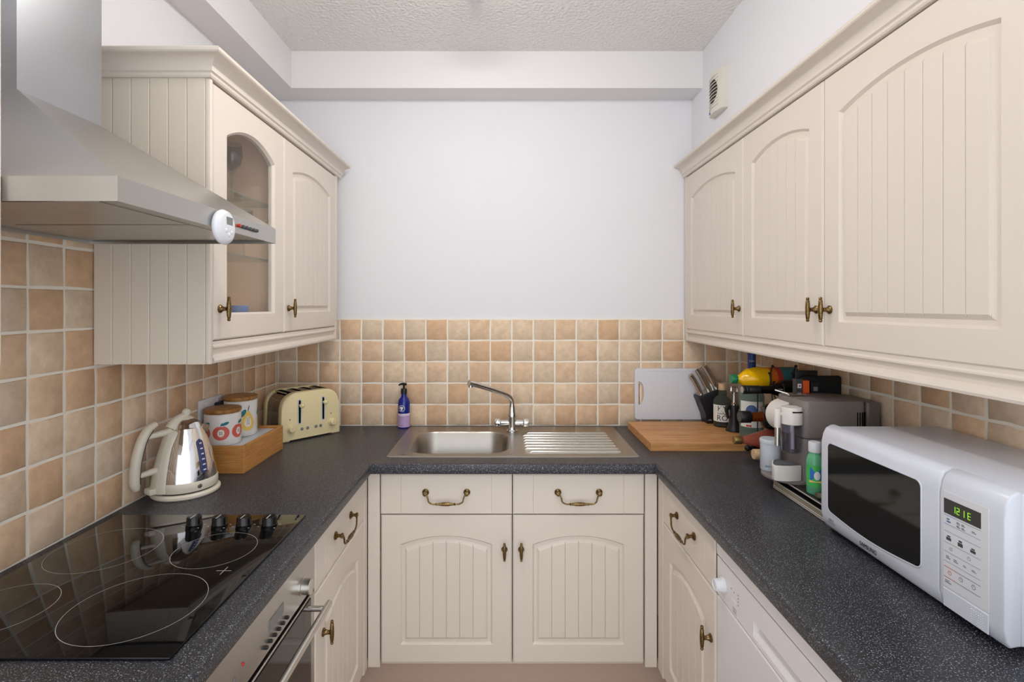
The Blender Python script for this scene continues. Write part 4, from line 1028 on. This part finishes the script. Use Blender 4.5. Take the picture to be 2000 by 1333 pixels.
# ---------------------------------------------------------------- capsule drawer stand and coffee machine
SZ = 0.954
t = thing('capsule_stand', 'black capsule drawer stand with silver wire mesh front', 'stand', (0.849, 1.34, WT))
sx, sy = 1.115-0.849, 1.628-1.34
B().box(0.004, sx, 0.0, sy, 0.036, 0.044, 0.002, 1).obj('top_plate', 'black', t)
for k in range(2): B().box(0.02+k*(sx-0.04), 0.026+k*(sx-0.04), 0.004, sy-0.004, 0.0, 0.036).obj('side', 'blackmatt', t)
for x, z in ((0.0, 0.003), (0.0, 0.008), (0.0, 0.024), (0.002, 0.041)): B().tube([(x, 0.002, z), (x, sy-0.002, z)], 0.0017, 8).obj('rail', mat('rail_silver', (205, 202, 196), 0.3, 0.4), t)
b = B()
for k in range(60):
    y = 0.004+k*(sy-0.008)/59
    b.tube([(0.0, y, 0.008), (0.0, min(sy-0.003, y+0.008), 0.024)], 0.0005, 4); b.tube([(0.0, y, 0.024), (0.0, min(sy-0.003, y+0.008), 0.008)], 0.0005, 4)
o = b.obj('wire_mesh', 'mesh', t); o['kind'] = 'stuff'
B().box(0.003, 0.02, 0.004, sy-0.004, 0.004, 0.024).obj('drawer', 'blackmatt', t)
MY0, MY1, MX0, MX1 = 1.524, 1.678, 0.885, 1.118
t = thing('coffee_machine', 'taupe capsule coffee machine with milk jug on stand', 'coffee machine', (0.95, 1.60, SZ))
def ml(x, y): return (x-0.95, y-1.60)
x0, y0 = ml(MX0, MY0); x1, y1 = ml(MX1, MY1)
def rr2(x0, x1, y0, y1, r, n=6): return rrect(x0, x1, y0, y1, r, n)
B().prism(rr2(x0, x1-0.045, y0, y1, 0.02), 'z', 0.010, 0.135).obj('lower_body', 'machine', t)
B().prism(rr2(x0, x1-0.045, y0, y1, 0.02), 'z', 0.1365, 0.247, 0.003, 2).obj('upper_body', 'machine', t)
tk = B().prism(rr2(x1-0.044, x1, y0+0.004, y1-0.004, 0.008), 'z', 0.004, 0.243, 0.003, 2).obj('water_tank', mat('tank_taupe', (104, 98, 94), 0.3), t)
for k in range(4): B().box(x1-0.075+0.007*k, x1-0.072+0.007*k, y0-0.0006, y0+0.003, 0.145, 0.215).obj('vent_slot', 'gap', t)
# base plate with a rounded nose
P = [ml(1.06, MY0)]+[ml(MX0-0.080*math.sin(R(180*k/18)), (MY0+MY1)/2-(MY1-MY0)/2*math.cos(R(180*k/18))) for k in range(19)]+[ml(1.06, MY1)]
B().prism(P, 'z', 0.0, 0.0105, 0.002, 1).obj('base_plate', 'machine', t, ang=40)
# drip tray cup, lens shaped
P = []
for k in range(13): a = k/12; P.append((0.802+0.080*a-0.95, 1.531-0.006*math.sin(PI*a)-1.60))
for k in range(13): a = 1-k/12; P.append((0.802+0.080*a-0.95, 1.545+0.052*math.sin(PI*a)-1.60))
dc = B().prism(P, 'z', 0.0107, 0.056, 0.003, 2).obj('drip_cup', 'machine_white', t, ang=40)
cxm = sum(p[0] for p in P)/len(P); cym = sum(p[1] for p in P)/len(P)
B().prism([(cxm+(x-cxm)*0.9, cym+(y-cym)*0.88) for x, y in P], 'z', 0.0555, 0.0568).obj('drip_grid', 'darkgrey', dc)
for k in range(9): 
    xx = -0.138+0.0075*k; hh = 0.022*math.sin(PI*(xx+0.148)/0.08)
    B().box(xx, xx+0.002, -0.064, -0.062+hh*1.7, 0.0568, 0.0578).obj('grid_bar', 'grey', dc)
# round white coffee head
B().lathe([(0, 0), (0.048, 0), (0.051, 0.003), (0.051, 0.07), (0.048, 0.074), (0, 0.074)], 44, T(-0.052, 0.002, 0.180, 'y')).obj('coffee_head', 'machine_white', t, ang=20)
# milk jug
mjx, mjy = ml(0.862, 1.548)
jug = B().lathe([(0, 0.092), (0.024, 0.092), (0.0275, 0.096), (0.0285, 0.175), (0.0285, 0.177), (0.0265, 0.177), (0.0255, 0.098), (0, 0.096)], 32, T(mjx, mjy, 0)).obj('milk_jug', 'smoke', t, ang=50)
B().lathe([(0, 0.177), (0.0292, 0.177), (0.0298, 0.180), (0.0298, 0.222), (0.028, 0.227), (0, 0.228)], 32, T(mjx, mjy, 0)).obj('jug_lid', 'machine_white', jug, ang=50)
B().box(mjx-0.012, mjx+0.016, mjy-0.0304, mjy-0.026, 0.214, 0.2175).obj('lid_slot', 'gap', jug)
B().lathe([(0, 0.10), (0.0042, 0.10), (0.0042, 0.178), (0, 0.178)], 14, T(mjx+0.004, mjy, 0)).obj('milk_tube', 'machine_white', jug)
sp = B().lathe([(0, 0.165), (0.0085, 0.165), (0.009, 0.168), (0.009, 0.218), (0.007, 0.221), (0, 0.221)], 20, T(mjx-0.040, mjy+0.004, 0)).tube([(mjx-0.04, mjy+0.004, 0.205), (mjx-0.02, mjy+0.002, 0.207)], 0.006, 10).obj('milk_spout', 'machine_white', jug, ang=50)
B().lathe([(0, 0.110), (0.0075, 0.110), (0.0078, 0.165), (0, 0.165)], 20, T(mjx-0.040, mjy+0.004, 0)).obj('spout_tip', 'satin', sp)
# lever
B().box(-0.062, 0.0, 0.01, 0.05, 0.249, 0.253, 0.0015, 1).obj('lever_plate', 'satin', t)
B().tube([(-0.05, 0.03, 0.252), (-0.085, 0.048, 0.262)], 0.003, 10).obj('lever_arm', 'satin', t)
t = thing('storage_tin', 'small pale grey lidded tin beside the milk jug', 'tin', (0.846, 1.640, SZ+0.0107), R(-28))
B().lathe([(0, 0), (0.0285, 0), (0.0295, 0.0015), (0.0295, 0.086), (0, 0.086)], 36).obj('can', 'tin', t, ang=50)
B().lathe([(0, 0.084), (0.0305, 0.084), (0.031, 0.086), (0.031, 0.094), (0.029, 0.098), (0, 0.099)], 36).obj('lid', 'tin', t, ang=50)
text_mesh('lettering', 'aerok', 0.013, 'blueprint', t, T(0, 0, 0.016), bend=0.0297)
# green bottle and metal dish on the stand
t = thing('green_bottle', 'small green bottle with white cap and picture label on stand', 'bottle', (0.880, 1.462, SZ), R(-30))
B().lathe([(0, 0), (0.019, 0), (0.021, 0.003), (0.021, 0.092), (0.018, 0.106), (0.0135, 0.113), (0.0135, 0.120), (0, 0.120)], 32).obj('bottle', 'greenliq', t, ang=50)
B().lathe([(0, 0.116), (0.0155, 0.116), (0.016, 0.118), (0.016, 0.142), (0.0145, 0.145), (0, 0.145)], 28).obj('cap', 'white', t)
n = 24
B().grid([[(0.0213*math.sin(2.6*(k/n-0.5)), -0.0213*math.cos(2.6*(k/n-0.5)), z) for k in range(n+1)] for z in (0.022, 0.082)]).obj('label', mat('label_green', (70, 180, 90), 0.45), t)
decal('label_picture', rrect(-0.012, 0.02, 0.038, 0.076, 0.002, 3), 'label_blue', t, 0.0213, 0.0004)
decal('label_cow', ell(0.006, 0.054, 0.008, 0.012), 'label_white', t, 0.0213, 0.0008)
decal('label_band', rrect(-0.014, 0.02, 0.033, 0.040, 0.001, 2), 'p_yellow', t, 0.0213, 0.0008)
tag(B().lathe([(0, 0.001), (0.016, 0.001), (0.024, 0.010), (0.0255, 0.010), (0.017, 0), (0, 0)], 32).obj('metal_dish', 'satin', None, (0.876, 1.41, SZ)), 'small shallow silver dish beside green bottle', 'dish')

# ---------------------------------------------------------------- capsule sleeves and black box behind the machine
t = B().box(0.985, 1.118, 1.7045, 1.7245, WT, 1.252, 0.008, 3).obj('black_box', 'blackmatt'); tag(t, 'tall black box standing behind coffee machine', 'box')
tag(B().box(0.975, 1.05, 1.726, 1.732, WT, 1.268, 0.003, 2).obj('black_folder', 'black'), 'thin black folder standing behind the tall black box', 'folder')
for k, (xa, xb, zt, m_, lb, mk) in enumerate(((0.951, 0.974, 1.246, 'darkgrey', 'dark grey capsule sleeve with small red square mark', 'label_white'), (0.9755, 0.996, 1.240, 'orange', 'bright orange capsule sleeve behind coffee machine', None), (1.002, 1.028, 1.236, 'black', 'black capsule sleeve next to the orange one', 'grey'))):
    t = thing('capsule_sleeve', lb, 'box', ((xa+xb)/2, 1.692, WT))
    w = (xb-xa)/2
    B().box(-w, w, -0.010, 0.010, 0, zt-WT, 0.0012, 1).obj('sleeve', m_, t)
    if mk: B().box(-w*0.5, w*0.55, -0.0105, -0.0095, zt-WT-0.03, zt-WT-0.016).obj('mark', mk, t)
    if k == 0: B().box(-w*0.1, w*0.3, -0.0108, -0.010, zt-WT-0.026, zt-WT-0.02).obj('red_mark', 'red', t)

# ---------------------------------------------------------------- microwave (local x along the front from far to near, y into the wall)
MWX, MWF, MWN = 0.816, 1.327, 0.841
MZ0, MZ1 = 0.922, 1.180
t = thing('microwave_oven', 'white microwave oven with dark door window on worktop', 'microwave', (MWX, MWF, WT), R(-90))
mw = MWF-MWN; zb, zt = MZ0-WT, MZ1-WT
B().box(0.004, mw-0.004, 0.028, 0.299, zb, zt-0.004, 0.006, 2).obj('case', 'whitegloss', t)
for x in (0.04, mw-0.04):
    for y in (0.06, 0.26): B().lathe([(0, 0), (0.012, 0), (0.012, zb+0.001), (0, zb+0.001)], 16, T(x, y, 0)).obj('foot', 'black', t)
DS = MWF-0.967
def face(x0, x1, name):
    # front shell, rounded over at top and bottom
    P = [(0.030, zb+0.004), (0.010, zb+0.001), (0.003, zb+0.010), (0.0, zb+0.03), (0.0, zt-0.045), (0.003, zt-0.022), (0.010, zt-0.008), (0.022, zt-0.001), (0.030, zt)]
    return B().prism(P, 'x', x0, x1, 0.004, 2).obj(name, 'whitegloss', t, ang=50)
dr = face(0.0, DS-0.001, 'door'); pn = face(DS+0.001, mw, 'control_panel')
wy0, wy1 = MWF-1.30, MWF-1.008
P = []
for k in range(13): a = k/12; P.append((wy0+0.012+(wy1-wy0-0.024)*a, 0.968-WT-0.010*math.sin(PI*a)))
P = P+arc(wy1-0.014, 0.968-WT+0.014, 0.014, -80, 0, 4)+arc(wy1-0.014, 1.141-WT-0.014, 0.014, 0, 90, 4)+arc(wy0+0.014, 1.141-WT-0.014, 0.014, 90, 180, 4)+arc(wy0+0.014, 0.968-WT+0.014, 0.014, 180, 260, 4)
B().prism(P, 'y', -0.0012, 0.004).obj('window', mat('microwave_glass', (20, 19, 18), 0.07, spec=0.6), dr)
b = B(); b.tube([(x, -0.0006, z) for x, z in P], 0.0016, 6, closed=True); b.obj('window_frame', 'whitegloss', dr)
text_mesh('brand_lettering', 'SAMSUNG', 0.0135, 'ink', dr, T(MWF-1.157, -0.0004, 0.940-WT), sx=0.86)
text_mesh('model_lettering', '100 E', 0.009, 'grey', dr, T(MWF-1.288, -0.0004, 0.948-WT))
B().box(MWF-1.302, MWF-1.272, -0.0004, 0.001, 0.9415-WT, 0.9423-WT).obj('print_line', 'grey', dr)
px = lambda y: MWF-y
B().box(px(0.958), px(0.868), -0.0006, 0.001, 0.966-WT, 1.142-WT, 0.0004, 1).obj('touch_panel', mat('panel_white', (214, 215, 220), 0.35), pn)
ds = B().box(px(0.9555), px(0.882), -0.0014, 0.001, 1.102-WT, 1.129-WT).obj('display', mat('display_smoke', (52, 50, 48), 0.15), pn)
SEG = {'1': 'bc', '2': 'abged', 'E': 'afged'}
def digit(ch, x, z, w=0.0058, h=0.012):
    b = B(); s_ = 0.0011
    seg = {'a': (0, w, h-s_, h), 'g': (0, w, h/2-s_/2, h/2+s_/2), 'd': (0, w, 0, s_), 'f': (0, s_, h/2, h), 'b': (w-s_, w, h/2, h), 'e': (0, s_, 0, h/2), 'c': (w-s_, w, 0, h/2)}
    for k in SEG[ch]: a = seg[k]; b.box(x+a[0], x+a[1], -0.0017, -0.0012, z+a[2], z+a[3])
    b.obj('digit', 'green_led', ds)
for ch, y in (('1', 0.937), ('2', 0.9285), ('1', 0.9185), ('E', 0.9065)): digit(ch, px(y), 1.1085-WT)
for k, (z, m_) in enumerate(((1.098, 'grey'), (1.082, 'grey'), (1.069, 'grey'), (1.048, 'grey'), (1.031, 'grey'), (1.013, 'grey'), (1.003, 'ink'), (0.984, 'ink'))):
    x0 = px(0.956)
    if k in (0, 1): B().box(x0, px(0.932), -0.0009, 0, z-WT, z-WT+0.0007).obj('print_line', 'blueprint', pn); x0 = px(0.932)
    if k in (6, 7): B().box(x0, px(0.931), -0.0009, 0, z-WT, z-WT+0.0009).obj('print_line', 'red', pn); x0 = px(0.931)
    B().box(x0, px(0.883), -0.0009, 0, z-WT, z-WT+0.0006).obj('print_line', m_, pn)
def icon(y, z, w, h, m_, kind=0):
    b = B(); x = px(y)
    if kind == 0: b.box(x-w/2, x+w/2, -0.0009, 0, z-WT-h/2, z-WT+h*0.1); b.box(x-w*0.3, x+w*0.35, -0.0009, 0, z-WT+h*0.2, z-WT+h/2)
    elif kind == 1: b.tube([(x+w/2*math.cos(2*PI*k/14), -0.0006, z-WT+h/2*math.sin(2*PI*k/14)) for k in range(14)], 0.0004, 4, closed=True); b.box(x-0.0002, x+0.0002, -0.0009, 0, z-WT, z-WT+h*0.35)
    else:
        for q in range(2): b.box(x-w/2, x+w/2-q*w*0.3, -0.0009, 0, z-WT-h*0.4+q*h*0.5, z-WT-h*0.4+q*h*0.5+h*0.28)
    b.obj('icon', m_, pn)
for y, z, w, h, m_, kd_ in ((0.946, 1.090, 0.008, 0.009, 'blueprint', 2), (0.926, 1.0925, 0.007, 0.004, 'darkgrey', 2), (0.916, 1.0925, 0.007, 0.004, 'darkgrey', 2), (0.926, 1.0865, 0.007, 0.004, 'darkgrey', 2), (0.916, 1.0865, 0.007, 0.004, 'darkgrey', 2), (0.895, 1.0895, 0.009, 0.004, 'grey', 2),
                           (0.946, 1.058, 0.010, 0.009, 'darkgrey', 0), (0.922, 1.058, 0.010, 0.011, 'darkgrey', 0), (0.897, 1.057, 0.010, 0.008, 'darkgrey', 0), (0.941, 1.0395, 0.006, 0.005, 'grey', 1), (0.905, 1.0395, 0.006, 0.006, 'grey', 1),
                           (0.947, 1.022, 0.009, 0.006, 'grey', 2), (0.931, 1.022, 0.009, 0.006, 'grey', 2), (0.913, 1.022, 0.006, 0.004, 'grey', 2), (0.895, 1.022, 0.009, 0.004, 'grey', 2), (0.944, 0.9945, 0.007, 0.007, 'red', 1), (0.921, 0.9945, 0.007, 0.007, 'darkgrey', 1), (0.896, 0.9945, 0.007, 0.008, 'darkgrey', 1), (0.947, 0.977, 0.013, 0.006, 'grey', 2)): icon(y, z, w, h, m_, kd_)
ob = B().box(px(0.958), px(0.868), -0.0012, 0.001, 0.929-WT, 0.963-WT, 0.001, 1).obj('door_button', 'whitegloss', pn)
b = B()
for i in range(6):
    for j in range(6): b.sphere((px(0.899)+0.0042*i, -0.0012, 0.934-WT+0.0042*j), 0.0011, 6)
b.obj('grip_dots', 'whitegloss', ob)

# ---------------------------------------------------------------- glassware behind the glass door
def wine_glass(label, x, y, z, h):
    s_ = h/0.19
    o = B().lathe([(0, 0), (0.033*s_, 0), (0.033*s_, 0.0015), (0.006, 0.005), (0.0035, 0.02), (0.0035, 0.085*s_), (0.008, 0.095*s_), (0.027*s_, 0.118*s_), (0.035*s_, 0.148*s_), (0.033*s_, 0.19*s_), (0.0318*s_, 0.19*s_), (0.0335*s_, 0.148*s_), (0.0255*s_, 0.12*s_), (0, 0.1*s_)], 32).obj('wine_glass', 'clear', None, (x, y, z), ang=60)
    return tag(o, label, 'glass')
wine_glass('tall stemmed wine glass on the top glass shelf', -0.90, 1.70, 1.8325, 0.185)
wine_glass('stemmed wine glass on the lower glass shelf', -0.88, 1.74, 1.6425, 0.165)
t = B().lathe([(0, 0), (0.026, 0), (0.03, 0.002), (0.034, 0.085), (0.0328, 0.085), (0.029, 0.006), (0, 0.005)], 32).obj('tumbler', 'clear', None, (-0.87, 1.52, 1.6425), ang=60); tag(t, 'clear straight tumbler on the lower glass shelf', 'glass')
t = thing('mug', 'blue and white mug on the floor of glazed cabinet', 'mug', (-0.85, 1.635, 1.4055))
B().lathe([(0, 0), (0.031, 0), (0.034, 0.003), (0.035, 0.08), (0.033, 0.08), (0.032, 0.006), (0, 0.005)], 32).obj('cup', 'mug', t, ang=50)
B().tube([(0.0, 0.033, 0.066), (0, 0.055, 0.062), (0, 0.058, 0.036), (0, 0.034, 0.018)], 0.0045, 10, smooth=4).obj('handle', 'mug', t)
tag(B().lathe([(0, 0), (0.03, 0), (0.034, 0.004), (0.05, 0.055), (0.0485, 0.055), (0.032, 0.006), (0, 0.005)], 36).obj('bowl', 'canister', None, (-0.86, 1.738, 1.4055), ang=50), 'white bowl on the floor of glazed cabinet', 'bowl')

# ---------------------------------------------------------------- ceiling lamp (out of frame but for the end of its bar)
t = thing('ceiling_spotlight', 'white ceiling spotlight bar, one end just in view', 'lamp', (-0.112, 1.4, ZC))
B().box(-0.016, 0.016, -0.5, 0.505, -0.04, 0, 0.004, 2).obj('bar', 'white', t)
B().lathe([(0, 0), (0.003, 0), (0.003, 0.001), (0, 0.001)], 10, T(0, 0.505, -0.03, 'y')).obj('screw', 'black', t)
for k, y in enumerate((-0.4, -0.1, 0.17)):
    hd = B().lathe([(0.012, 0), (0.03, -0.012), (0.04, -0.06), (0.038, -0.06), (0.028, -0.014), (0.010, -0.004)], 24, T(0, y, -0.04)).obj('spot_head', 'white', t)
    L = bpy.data.lights.new('bulb', 'POINT'); L.energy = LAMP_W; L.color = (1.0, 0.95, 0.89); L.shadow_soft_size = 0.035
    lo = bpy.data.objects.new('bulb_light', L); COL.objects.link(lo); lo.parent = t; lo.location = (0, y, -0.095)
